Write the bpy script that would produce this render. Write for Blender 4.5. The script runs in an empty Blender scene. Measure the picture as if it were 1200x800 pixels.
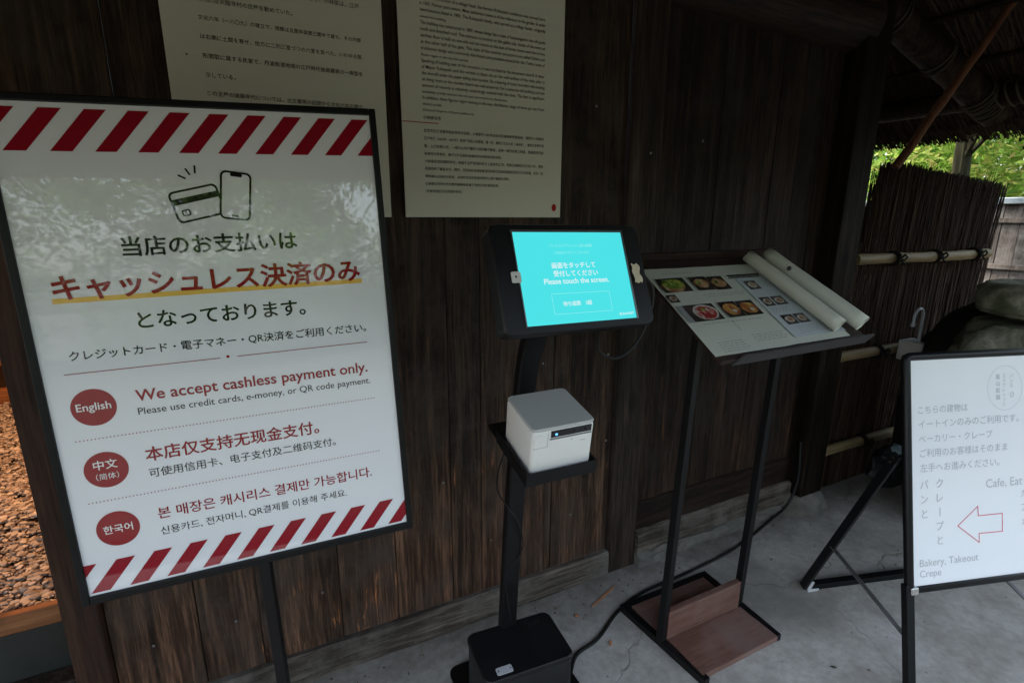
import bpy, bmesh, math, random
from mathutils import Vector, Matrix, Quaternion, noise
R = math.radians
random.seed(7)
sc = bpy.context.scene
col = sc.collection

# ------------------------------------------------------------------ camera, sky, sun, exposure
EXPO = 2.36
cam_d = bpy.data.cameras.new("camera"); cam = bpy.data.objects.new("camera", cam_d); col.objects.link(cam)
cam_d.sensor_width = 36.0; cam_d.lens = 18.248; cam_d.clip_start = 0.02; cam_d.clip_end = 400
cx = Vector((0.8944, -0.4472, 0.0038)).normalized()
cf = Vector((0.4352, 0.8690, -0.2357)).normalized()
cx = (cx - cf * cx.dot(cf)).normalized()
cu = cx.cross(cf)
m = Matrix((cx, cu, -cf)).transposed().to_4x4(); m.translation = (0, 0, 1.5)
cam.matrix_world = m
sc.camera = cam

SUN_EL, SUN_AZ = 58.0, 312.0
world = bpy.data.worlds.new("World"); sc.world = world; world.use_nodes = True
wn = world.node_tree.nodes; wl = world.node_tree.links
bg = wn["Background"]
sky = wn.new("ShaderNodeTexSky"); sky.sky_type = 'NISHITA'; sky.sun_disc = False
sky.sun_elevation = R(SUN_EL); sky.sun_rotation = R(SUN_AZ); sky.dust_density = 4.0; sky.air_density = 1.2; sky.ozone_density = 0.6
hs = wn.new("ShaderNodeHueSaturation"); hs.inputs["Saturation"].default_value = 0.62   # overcast: a whitish sky
wl.new(sky.outputs[0], hs.inputs["Color"]); wl.new(hs.outputs[0], bg.inputs[0])
bg.inputs[1].default_value = 0.15
sun_d = bpy.data.lights.new("sun", 'SUN'); sun = bpy.data.objects.new("sun", sun_d); col.objects.link(sun)
sun_d.energy = 3.4; sun_d.angle = R(12); sun_d.color = (1.0, 0.96, 0.9)
sdir = Vector((math.sin(R(SUN_AZ)) * math.cos(R(SUN_EL)), math.cos(R(SUN_AZ)) * math.cos(R(SUN_EL)), math.sin(R(SUN_EL))))
sun.rotation_euler = sdir.to_track_quat('Z', 'Y').to_euler()
sun.location = (0, -6, 12)
vs = sc.view_settings
sc.display_settings.display_device = 'sRGB'
vs.view_transform = 'Standard'; vs.look = 'None'; vs.exposure = EXPO; vs.gamma = 1.0; vs.use_curve_mapping = False
sc.render.engine = 'CYCLES'
cy = sc.cycles
cy.max_bounces = 7; cy.diffuse_bounces = 4; cy.glossy_bounces = 4; cy.transmission_bounces = 4; cy.transparent_max_bounces = 6
cy.caustics_reflective = False; cy.caustics_refractive = False
cy.use_denoising = True; cy.denoiser = 'OPENIMAGEDENOISE'
cy.sample_clamp_indirect = 6.0

# ------------------------------------------------------------------ materials
class NT:
    def __init__(s, name):
        s.m = bpy.data.materials.new(name); s.m.use_nodes = True
        s.t = s.m.node_tree; s.n = s.t.nodes; s.l = s.t.links
        s.b = s.n["Principled BSDF"]
    def add(s, kind, **kw):
        nd = s.n.new("ShaderNode" + kind)
        for k, v in kw.items(): setattr(nd, k, v)
        return nd
    def link(s, a, b): s.l.new(a, b)
    def coord(s, scale=(1, 1, 1), island=0.0):
        tc = s.add("TexCoord"); mp = s.add("Mapping"); mp.inputs["Scale"].default_value = scale
        src = tc.outputs["Object"]
        if island:
            g = s.add("NewGeometry"); mu = s.add("Math", operation='MULTIPLY'); mu.inputs[1].default_value = island
            s.link(g.outputs["Random Per Island"], mu.inputs[0])
            va = s.add("VectorMath", operation='ADD'); s.link(src, va.inputs[0]); s.link(mu.outputs[0], va.inputs[1]); src = va.outputs[0]
        s.link(src, mp.inputs["Vector"]); return mp.outputs["Vector"]
    def noise(s, vec, scale, detail=4, rough=0.6, dist=0.0):
        nd = s.add("TexNoise"); nd.inputs["Scale"].default_value = scale; nd.inputs["Detail"].default_value = detail
        nd.inputs["Roughness"].default_value = rough; nd.inputs["Distortion"].default_value = dist
        s.link(vec, nd.inputs["Vector"]); return nd.outputs["Fac"]
    def ramp(s, fac, stops, interp='LINEAR'):
        nd = s.add("ValToRGB"); cr = nd.color_ramp; cr.interpolation = interp
        while len(cr.elements) < len(stops): cr.elements.new(0.5)
        for e, (p, c) in zip(cr.elements, stops):
            e.position = p; e.color = (c if len(c) == 4 else (*c, 1)) if not isinstance(c, (int, float)) else (c, c, c, 1)
        s.link(fac, nd.inputs[0]); return nd.outputs[0]
    def mix(s, a, b, fac, blend='MIX'):
        nd = s.add("MixRGB", blend_type=blend)
        for i, v in ((0, fac), (1, a), (2, b)):
            if isinstance(v, (int, float)): nd.inputs[i].default_value = v if i == 0 else (v, v, v, 1)
            elif isinstance(v, tuple): nd.inputs[i].default_value = (*v, 1) if len(v) == 3 else v
            else: s.link(v, nd.inputs[i])
        return nd.outputs[0]
    def math(s, op, a, b):
        nd = s.add("Math", operation=op)
        for i, v in ((0, a), (1, b)):
            if isinstance(v, (int, float)): nd.inputs[i].default_value = v
            else: s.link(v, nd.inputs[i])
        return nd.outputs[0]
    def bump(s, h, strength=0.3, dist=0.01):
        nd = s.add("Bump"); nd.inputs["Strength"].default_value = strength; nd.inputs["Distance"].default_value = dist
        s.link(h, nd.inputs["Height"]); s.link(nd.outputs[0], s.b.inputs["Normal"])
    def set(s, **kw):
        for k, v in kw.items():
            k = k.replace("_", " ")
            i = s.b.inputs[k]
            if hasattr(v, "links") or isinstance(v, bpy.types.NodeSocket): s.link(v, i)
            else: i.default_value = (*v, 1) if isinstance(v, tuple) and len(v) == 3 else v
        return s

M = {}
def simple(name, c, rough=0.5, spec=0.5, metal=0.0, var=0.12, nscale=18.0, bump=0.0, coat=0.0):
    t = NT(name)
    v = t.coord()
    f = t.noise(v, nscale, 5)
    cc = t.ramp(f, [(0.3, tuple(x * (1 - var) for x in c)), (0.7, tuple(min(1, x * (1 + var)) for x in c))])
    t.set(Base_Color=cc, Roughness=rough, Metallic=metal); t.b.inputs["Specular IOR Level"].default_value = spec
    r = t.ramp(t.noise(v, nscale * 0.5, 6), [(0.25, max(0, rough - 0.06)), (0.75, min(1, rough + 0.1))]); t.set(Roughness=r if rough > 0.1 else rough)
    if coat: t.b.inputs["Coat Weight"].default_value = coat; t.b.inputs["Coat Roughness"].default_value = 0.02
    if bump: t.bump(t.noise(v, nscale * 4, 4), bump, 0.004)
    M[name] = t.m; return t.m

def wood(name, dark, mid, light, axis='z', streak=None, gray=None, rough=0.62, island=7.0, bump=0.55, spec=0.3, gscale=1.0, knots=True):
    t = NT(name)
    st = {'z': (1, 1, 0.055), 'x': (0.055, 1, 1), 'y': (1, 0.055, 1)}[axis]
    v = t.coord(st, island)
    v2 = t.coord((1, 1, 1), island)
    fine = t.noise(v, 120 * gscale, 6, 0.72, 0.25)
    wide = t.noise(v, 22 * gscale, 4, 0.55, 0.8)
    g = t.mix(fine, wide, 0.45)
    cc = t.ramp(g, [(0.36, dark), (0.49, mid), (0.62, light)])
    blot = t.noise(v2, 2.3, 5, 0.6)
    cc = t.mix(cc, t.ramp(blot, [(0.3, 0.45), (0.62, 1.0)]), 0.75, 'MULTIPLY')
    geo = t.add("NewGeometry")
    cc = t.mix(cc, t.ramp(geo.outputs["Random Per Island"], [(0.0, (0.72, 0.74, 0.74)), (0.5, (1.0, 0.97, 0.93)), (1.0, (1.25, 1.1, 0.98))]), 0.85, 'MULTIPLY')
    if knots:
        vo = t.add("TexVoronoi"); vo.inputs["Scale"].default_value = 3.6; vo.inputs["Randomness"].default_value = 1.0
        mpv = t.coord((1.0, 1.0, 0.62), island); t.link(mpv, vo.inputs["Vector"])
        kn = t.ramp(vo.outputs["Distance"], [(0.0, 1.0), (0.05, 0.85), (0.13, 0.0)])
        cc = t.mix(cc, tuple(x * 0.45 for x in dark), t.math('MULTIPLY', kn, 0.85))
    if streak:
        tc = t.add("TexCoord"); sx = t.add("SeparateXYZ"); t.link(tc.outputs["Object"], sx.inputs[0])
        low = t.ramp(sx.outputs["Z"], [(0.12, 1.0), (0.62, 0.75), (0.98, 0.0)])
        sv = t.coord({'z': (1, 1, 0.09), 'x': (0.09, 1, 1), 'y': (1, 0.09, 1)}[axis], island)
        s1 = t.ramp(t.noise(sv, 46, 5, 0.65, 0.8), [(0.60, 0.0), (0.65, 1.0)])
        s2 = t.ramp(t.noise(v2, 3.0, 3), [(0.48, 0.0), (0.57, 1.0)])
        fac = t.math('MULTIPLY', t.math('MULTIPLY', t.math('MULTIPLY', s1, s2), low), 0.6)
        cc = t.mix(cc, streak, fac)
    if streak:      # boards painted paler towards the foot, for the light reaching low under the eave
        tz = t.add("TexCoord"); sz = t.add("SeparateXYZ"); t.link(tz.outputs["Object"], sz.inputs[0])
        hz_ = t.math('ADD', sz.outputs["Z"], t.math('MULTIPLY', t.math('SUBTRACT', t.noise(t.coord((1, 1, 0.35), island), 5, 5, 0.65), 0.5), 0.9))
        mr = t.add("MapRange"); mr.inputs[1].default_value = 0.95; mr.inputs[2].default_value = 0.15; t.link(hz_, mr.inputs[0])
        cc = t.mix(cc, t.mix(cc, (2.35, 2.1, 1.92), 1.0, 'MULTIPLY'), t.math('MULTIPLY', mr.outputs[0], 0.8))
    if gray:
        s3 = t.ramp(t.noise(v2, 4.0, 6, 0.7), [(0.45, 0.0), (0.7, 0.8)])
        cc = t.mix(cc, gray, s3)
    t.set(Base_Color=cc, Roughness=t.ramp(g, [(0.3, min(1, rough + 0.15)), (0.7, rough - 0.08)]))
    t.b.inputs["Specular IOR Level"].default_value = spec
    t.bump(g, bump, 0.006)
    M[name] = t.m; return t.m

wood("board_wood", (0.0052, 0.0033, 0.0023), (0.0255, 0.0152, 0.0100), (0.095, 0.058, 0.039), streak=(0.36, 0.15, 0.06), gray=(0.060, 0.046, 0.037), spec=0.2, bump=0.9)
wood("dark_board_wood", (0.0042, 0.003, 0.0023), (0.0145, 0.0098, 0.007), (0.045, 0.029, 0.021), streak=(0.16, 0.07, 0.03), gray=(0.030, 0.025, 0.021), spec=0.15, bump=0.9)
wood("post_wood", (0.008, 0.0058, 0.0045), (0.026, 0.019, 0.0145), (0.070, 0.052, 0.041), gscale=0.7, spec=0.2, bump=0.9)
wood("red_post_wood", (0.010, 0.005, 0.0035), (0.034, 0.016, 0.010), (0.068, 0.033, 0.021), gscale=0.8, spec=0.25)
wood("sill_wood", (0.018, 0.015, 0.012), (0.070, 0.060, 0.050), (0.19, 0.165, 0.14), axis='x', gray=(0.17, 0.155, 0.135), gscale=0.8, bump=0.9, rough=0.8, spec=0.2)
wood("beam_wood", (0.006, 0.004, 0.003), (0.018, 0.011, 0.008), (0.045, 0.026, 0.018), axis='x', gscale=0.6, spec=0.2)
wood("soot_wood", (0.004, 0.003, 0.0024), (0.010, 0.0075, 0.0058), (0.024, 0.0175, 0.0135), gscale=0.7, spec=0.06, bump=0.9)
wood("rafter_wood", (0.008, 0.006, 0.0048), (0.021, 0.0155, 0.012), (0.048, 0.036, 0.028), gscale=0.7, spec=0.1, bump=0.9)
wood("warm_wood", (0.13, 0.05, 0.02), (0.24, 0.10, 0.04), (0.34, 0.16, 0.07), axis='x', gscale=0.8)
wood("fence_wood", (0.03, 0.025, 0.022), (0.075, 0.063, 0.056), (0.14, 0.12, 0.108), gscale=0.6, gray=(0.19, 0.18, 0.165), rough=0.85)
wood("laminate", (0.12, 0.062, 0.047), (0.17, 0.09, 0.07), (0.215, 0.12, 0.095), axis='x', gscale=1.6, island=0, bump=0.06, rough=0.45, knots=False, gray=(0.19, 0.14, 0.125))
wood("dark_laminate", (0.020, 0.013, 0.012), (0.034, 0.021, 0.019), (0.05, 0.03, 0.027), axis='x', gscale=1.4, island=0, bump=0.05, rough=0.5, knots=False)
wood("pole_wood", (0.07, 0.030, 0.018), (0.14, 0.062, 0.035), (0.20, 0.095, 0.055), gscale=1.0, knots=False)
wood("bark", (0.008, 0.0072, 0.005), (0.020, 0.0195, 0.012), (0.046, 0.048, 0.027), gscale=0.35, spec=0.06, knots=False, bump=1.0, rough=0.95)
simple("black_steel", (0.005, 0.005, 0.0055), 0.45, 0.25, var=0.25, nscale=30, bump=0.08)
simple("black_plastic", (0.0055, 0.0058, 0.0065), 0.5, 0.35, var=0.3, nscale=12, bump=0.12)
simple("tablet_case", (0.005, 0.005, 0.0055), 0.38, 0.35, var=0.2, nscale=9)
simple("black_alu", (0.005, 0.0058, 0.0066), 0.36, 0.22, var=0.3, nscale=25)
simple("grey_alu", (0.20, 0.20, 0.20), 0.38, 0.5, metal=0.8, nscale=30)
simple("chrome", (0.6, 0.6, 0.6), 0.22, 0.5, metal=1.0)
simple("white_plastic", (0.78, 0.775, 0.74), 0.4, 0.5, var=0.03, nscale=6, bump=0.03)
simple("lid_plastic", (0.47, 0.48, 0.46), 0.38, 0.5, var=0.04, nscale=8, bump=0.05)
simple("gloss_black", (0.01, 0.01, 0.012), 0.12, 0.6)
simple("tape", (0.62, 0.55, 0.40), 0.6, 0.3, var=0.15, nscale=60)
simple("white_tab", (0.70, 0.70, 0.67), 0.5, 0.3, var=0.05)
simple("lip_grey", (0.045, 0.043, 0.045), 0.55, 0.3, var=0.15)
simple("cable", (0.005, 0.005, 0.005), 0.5, 0.35)
simple("label_plate", (0.45, 0.47, 0.49), 0.35, 0.5, var=0.08, nscale=60)
simple("rope", (0.012, 0.011, 0.010), 0.9, 0.1, nscale=200, bump=0.8)
simple("straw_rope", (0.11, 0.095, 0.07), 0.9, 0.1, nscale=200, bump=0.8)
simple("plaster", (0.42, 0.36, 0.27), 0.95, 0.1, var=0.1, nscale=9, bump=0.4)
simple("panel_white", (0.77, 0.79, 0.82), 0.025, 0.75, var=0.004, nscale=2, coat=0.35)
simple("red_ink", (0.27, 0.005, 0.016), 0.025, 0.7, var=0.03, coat=0.25)
simple("black_ink", (0.010, 0.010, 0.010), 0.025, 0.75, coat=0.35)
simple("yellow_ink", (0.80, 0.50, 0.10), 0.025, 0.75, var=0.03, coat=0.35)
simple("white_ink", (0.80, 0.78, 0.78), 0.025, 0.75, var=0.01, coat=0.35)
simple("pale_red_ink", (0.46, 0.15, 0.17), 0.05, 0.5, var=0.02)
simple("poster_paper", (0.68, 0.675, 0.575), 0.7, 0.25, var=0.03, nscale=3, bump=0.02)
simple("poster_ink", (0.035, 0.033, 0.028), 0.8, 0.1)
simple("poster_red", (0.42, 0.03, 0.035), 0.8, 0.1)
simple("menu_paper", (0.50, 0.515, 0.445), 0.5, 0.35, var=0.03, nscale=4, bump=0.03)
simple("menu_paper_blue", (0.44, 0.48, 0.50), 0.45, 0.35, var=0.03, nscale=4)
simple("menu_grey", (0.25, 0.26, 0.27), 0.45, 0.35, var=0.05)
simple("menu_ink", (0.16, 0.16, 0.16), 0.6, 0.2)
simple("board_paper", (0.80, 0.825, 0.84), 0.16, 0.5, var=0.01, nscale=2)
simple("grey_ink", (0.42, 0.44, 0.46), 0.3, 0.4, var=0.05)
simple("pink_ink", (0.62, 0.12, 0.17), 0.3, 0.4, var=0.03)
simple("step_stone", (0.022, 0.024, 0.021), 0.8, 0.3, var=0.3, nscale=7, bump=0.5)
simple("foundation", (0.13, 0.125, 0.11), 0.9, 0.2, var=0.4, nscale=11, bump=0.9)
simple("pale_concrete", (0.42, 0.41, 0.38), 0.9, 0.2, var=0.15, nscale=14, bump=0.4)
simple("pvc", (0.36, 0.38, 0.40), 0.35, 0.5, var=0.1)
simple("bag_cloth", (0.010, 0.011, 0.015), 0.6, 0.4, var=0.3, nscale=20, bump=0.5)
simple("blue_cloth", (0.25, 0.36, 0.44), 0.7, 0.3, var=0.2, nscale=20, bump=0.3)
simple("splinter", (0.42, 0.20, 0.10), 0.8, 0.2, var=0.2, nscale=50)
simple("zinc_cap", (0.28, 0.33, 0.36), 0.4, 0.5, metal=0.5)
simple("inner_wall", (0.34, 0.17, 0.08), 0.85, 0.2, var=0.2, nscale=4, bump=0.2)
simple("soot", (0.03, 0.024, 0.018), 0.9, 0.2)

def bamboo_mat():
    t = NT("bamboo"); v = t.coord((0.05, 1, 1), 3)
    f = t.noise(v, 60, 5)
    big = t.noise(t.coord((1, 1, 1)), 5, 5)
    c = t.ramp(f, [(0.3, (0.14, 0.100, 0.045)), (0.7, (0.27, 0.20, 0.10))])
    c = t.mix(c, (0.14, 0.115, 0.07), t.ramp(big, [(0.5, 0.0), (0.7, 0.7)]))
    t.set(Base_Color=c, Roughness=0.55); t.b.inputs["Specular IOR Level"].default_value = 0.2; M["bamboo"] = t.m
bamboo_mat()
def reed_mat(name, a, b, c):
    t = NT(name); g = t.add("NewGeometry")
    col_ = t.ramp(g.outputs["Random Per Island"], [(0.0, a), (0.6, b), (1.0, c)])
    v = t.coord((1, 1, 0.2)); col_ = t.mix(col_, t.ramp(t.noise(v, 40, 4), [(0.3, 0.55), (0.7, 1.1)]), 0.8, 'MULTIPLY')
    t.set(Base_Color=col_, Roughness=0.85); t.b.inputs["Specular IOR Level"].default_value = 0.2; M[name] = t.m
reed_mat("reed", (0.020, 0.0125, 0.0085), (0.045, 0.027, 0.018), (0.10, 0.062, 0.041))
reed_mat("thatch_stalk", (0.020, 0.013, 0.009), (0.048, 0.029, 0.020), (0.095, 0.058, 0.040))
def thatch_mat():
    t = NT("thatch"); v = t.coord((0.06, 1, 1)); f = t.noise(v, 70, 5, 0.7, 0.3)
    t.set(Base_Color=t.ramp(f, [(0.3, (0.014, 0.009, 0.006)), (0.7, (0.075, 0.044, 0.030))]), Roughness=0.95); t.bump(f, 1.0, 0.02); M["thatch"] = t.m
thatch_mat()
def concrete_mat():
    t = NT("concrete"); v = t.coord()
    a = t.noise(v, 2.2, 6, 0.62); b = t.noise(v, 38, 6, 0.7); c = t.noise(v, 9, 5, 0.7, 0.5)
    cc = t.ramp(t.mix(a, c, 0.4), [(0.34, (0.32, 0.305, 0.272)), (0.5, (0.44, 0.425, 0.385)), (0.66, (0.53, 0.515, 0.475))])
    cc = t.mix(cc, t.ramp(b, [(0.3, 0.72), (0.65, 1.06)]), 0.8, 'MULTIPLY')
    # damp dark stains, scattered soil specks, hairline cracks
    st = t.ramp(t.noise(v, 1.3, 5, 0.65), [(0.46, 0.0), (0.64, 0.75)])
    cc = t.mix(cc, (0.20, 0.185, 0.155), st)
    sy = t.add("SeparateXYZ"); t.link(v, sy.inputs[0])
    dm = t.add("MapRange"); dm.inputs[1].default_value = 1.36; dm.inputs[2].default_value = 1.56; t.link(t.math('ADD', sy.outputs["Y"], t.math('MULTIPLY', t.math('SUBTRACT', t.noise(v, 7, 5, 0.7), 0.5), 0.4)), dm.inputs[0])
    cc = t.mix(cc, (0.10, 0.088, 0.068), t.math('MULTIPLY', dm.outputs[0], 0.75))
    sp = t.add("TexVoronoi"); sp.inputs["Scale"].default_value = 26; t.link(v, sp.inputs["Vector"])
    spm = t.math('MULTIPLY', t.ramp(sp.outputs["Distance"], [(0.05, 1.0), (0.12, 0.0)]), t.ramp(t.noise(v, 6, 3), [(0.5, 0.0), (0.62, 1.0)]))
    cc = t.mix(cc, (0.05, 0.042, 0.03), t.math('MULTIPLY', spm, 0.8))
    vo = t.add("TexVoronoi", feature='DISTANCE_TO_EDGE'); vo.inputs["Scale"].default_value = 1.25
    nv = t.add("TexNoise"); nv.inputs["Scale"].default_value = 5; nv.inputs["Detail"].default_value = 6; t.link(v, nv.inputs["Vector"])
    ad = t.add("MixRGB", blend_type='ADD'); ad.inputs[0].default_value = 0.22; t.link(v, ad.inputs[1]); t.link(nv.outputs["Color"], ad.inputs[2])
    t.link(ad.outputs[0], vo.inputs["Vector"])
    ck = t.math('MULTIPLY', t.ramp(vo.outputs["Distance"], [(0.0, 1.0), (0.0055, 0.0)]), t.ramp(t.noise(v, 1.7, 4), [(0.46, 0.0), (0.56, 1.0)]))
    cc = t.mix(cc, (0.05, 0.045, 0.038), t.math('MULTIPLY', ck, 0.6))
    t.set(Base_Color=cc, Roughness=0.88); t.b.inputs["Specular IOR Level"].default_value = 0.3
    t.bump(t.math('SUBTRACT', t.mix(b, c, 0.5), t.math('MULTIPLY', ck, 0.8)), 0.35, 0.006); M["concrete"] = t.m
concrete_mat()
def earth_mat():
    t = NT("earth"); v = t.coord(); a = t.noise(v, 0.8, 6, 0.7); b = t.noise(v, 30, 4)
    cc = t.ramp(a, [(0.35, (0.035, 0.032, 0.026)), (0.55, (0.06, 0.056, 0.047)), (0.7, (0.028, 0.04, 0.016))])
    cc = t.mix(cc, t.ramp(b, [(0.3, 0.6), (0.7, 1.1)]), 0.8, 'MULTIPLY')
    t.set(Base_Color=cc, Roughness=0.95); t.bump(b, 0.6, 0.02); M["earth"] = t.m
earth_mat()
def yard_mat():
    t = NT("yard_gravel"); v = t.coord(); vo = t.add("TexVoronoi"); vo.inputs["Scale"].default_value = 55; t.link(v, vo.inputs["Vector"])
    bw = t.add("RGBToBW"); t.link(vo.outputs["Color"], bw.inputs[0])
    cc = t.ramp(bw.outputs[0], [(0.2, (0.022, 0.024, 0.016)), (0.8, (0.055, 0.055, 0.042))])
    t.set(Base_Color=cc, Roughness=0.9); t.bump(vo.outputs["Distance"], 0.6, 0.01); M["yard_gravel"] = t.m
yard_mat()
def litter_mat():
    t = NT("litter"); g = t.add("NewGeometry")
    cc = t.ramp(g.outputs["Random Per Island"], [(0, (0.03, 0.025, 0.018)), (0.55, (0.09, 0.07, 0.045)), (0.85, (0.16, 0.13, 0.09)), (1, (0.10, 0.12, 0.03))])
    t.set(Base_Color=cc, Roughness=0.9); M["litter"] = t.m
litter_mat()
def pebble_mat():
    t = NT("pebble"); g = t.add("NewGeometry")
    cc = t.ramp(g.outputs["Random Per Island"], [(0, (0.10, 0.08, 0.065)), (0.35, (0.34, 0.29, 0.24)), (0.7, (0.46, 0.41, 0.35)), (1, (0.62, 0.57, 0.50))])
    t.set(Base_Color=cc, Roughness=0.75); M["pebble"] = t.m
pebble_mat()
def stone_mat():
    t = NT("mossy_stone"); v = t.coord(); a = t.noise(v, 7, 6, 0.7, 0.8); b = t.noise(v, 2.5, 4); c = t.noise(v, 40, 5, 0.7)
    cc = t.ramp(a, [(0.3, (0.06, 0.06, 0.04)), (0.46, (0.17, 0.17, 0.12)), (0.58, (0.28, 0.27, 0.21)), (0.68, (0.42, 0.40, 0.32))])
    cc = t.mix(cc, (0.13, 0.07, 0.05), t.ramp(b, [(0.52, 0.0), (0.64, 0.6)]))
    cc = t.mix(cc, (0.06, 0.075, 0.025), t.ramp(t.noise(v, 4.2, 5, 0.6, 0.5), [(0.54, 0.0), (0.62, 0.7)]))
    cc = t.mix(cc, t.ramp(c, [(0.3, 0.6), (0.7, 1.1)]), 0.7, 'MULTIPLY')
    t.set(Base_Color=cc, Roughness=0.8); t.b.inputs["Specular IOR Level"].default_value = 0.35
    t.bump(t.mix(a, c, 0.5), 0.6, 0.02); M["mossy_stone"] = t.m
stone_mat()
simple("dark_stone", (0.010, 0.009, 0.0075), 0.8, 0.2, var=0.5, nscale=7, bump=0.5)
def leaf_mat(name, a, b, c):
    t = NT(name); g = t.add("NewGeometry")
    cc = t.ramp(g.outputs["Random Per Island"], [(0, a), (0.55, b), (1, c)])
    t.set(Base_Color=cc, Roughness=0.55); t.b.inputs["Specular IOR Level"].default_value = 0.3
    out = t.n["Material Output"]; tr = t.add("BsdfTranslucent"); t.link(cc, tr.inputs[0])
    mx = t.add("MixShader"); mx.inputs[0].default_value = 0.55
    t.link(t.b.outputs[0], mx.inputs[1]); t.link(tr.outputs[0], mx.inputs[2]); t.link(mx.outputs[0], out.inputs[0]); M[name] = t.m
leaf_mat("maple_leaf", (0.08, 0.20, 0.022), (0.17, 0.34, 0.045), (0.34, 0.46, 0.10))
leaf_mat("maple_leaf_warm", (0.12, 0.25, 0.03), (0.28, 0.40, 0.07), (0.50, 0.43, 0.16))
leaf_mat("dark_leaf", (0.025, 0.065, 0.012), (0.06, 0.13, 0.022), (0.14, 0.22, 0.05))
def emit(name, c, k):
    t = NT(name); t.set(Base_Color=(0.01, 0.01, 0.01), Roughness=0.15)
    t.b.inputs["Emission Color"].default_value = (*c, 1); t.b.inputs["Emission Strength"].default_value = k / (2 ** EXPO); M[name] = t.m
emit("screen_cyan", (0.075, 0.80, 0.84), 0.95)
emit("screen_white", (0.80, 0.93, 0.95), 0.95)
emit("screen_pale", (0.30, 0.88, 0.90), 0.95)
emit("led_blue", (0.15, 0.55, 1.0), 1.6)
def food(name, stops, scale):
    t = NT(name); v = t.coord(); vo = t.add("TexVoronoi"); vo.inputs["Scale"].default_value = scale; t.link(v, vo.inputs["Vector"])
    f = t.mix(vo.outputs["Color"], t.noise(v, scale * 1.5, 4, 0.6, 1.0), 0.5)
    bw = t.add("RGBToBW"); t.link(f, bw.inputs[0])
    t.set(Base_Color=t.ramp(bw.outputs[0], stops), Roughness=0.35); M[name] = t.m
food("photo_dark", [(0.3, (0.012, 0.010, 0.009)), (0.6, (0.045, 0.036, 0.03)), (0.8, (0.10, 0.085, 0.075))], 45)
food("photo_greens", [(0.3, (0.05, 0.10, 0.015)), (0.5, (0.16, 0.24, 0.04)), (0.7, (0.36, 0.36, 0.08))], 90)
food("photo_crust", [(0.3, (0.16, 0.07, 0.03)), (0.5, (0.32, 0.17, 0.08)), (0.7, (0.45, 0.30, 0.18))], 60)
food("photo_berries", [(0.3, (0.22, 0.02, 0.02)), (0.5, (0.40, 0.06, 0.05)), (0.65, (0.50, 0.40, 0.34)), (0.8, (0.08, 0.10, 0.03))], 80)
food("photo_orange", [(0.3, (0.18, 0.05, 0.02)), (0.5, (0.42, 0.16, 0.05)), (0.7, (0.45, 0.34, 0.10))], 70)
food("photo_plate", [(0.2, (0.34, 0.32, 0.29)), (0.8, (0.5, 0.48, 0.45))], 20)

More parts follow.
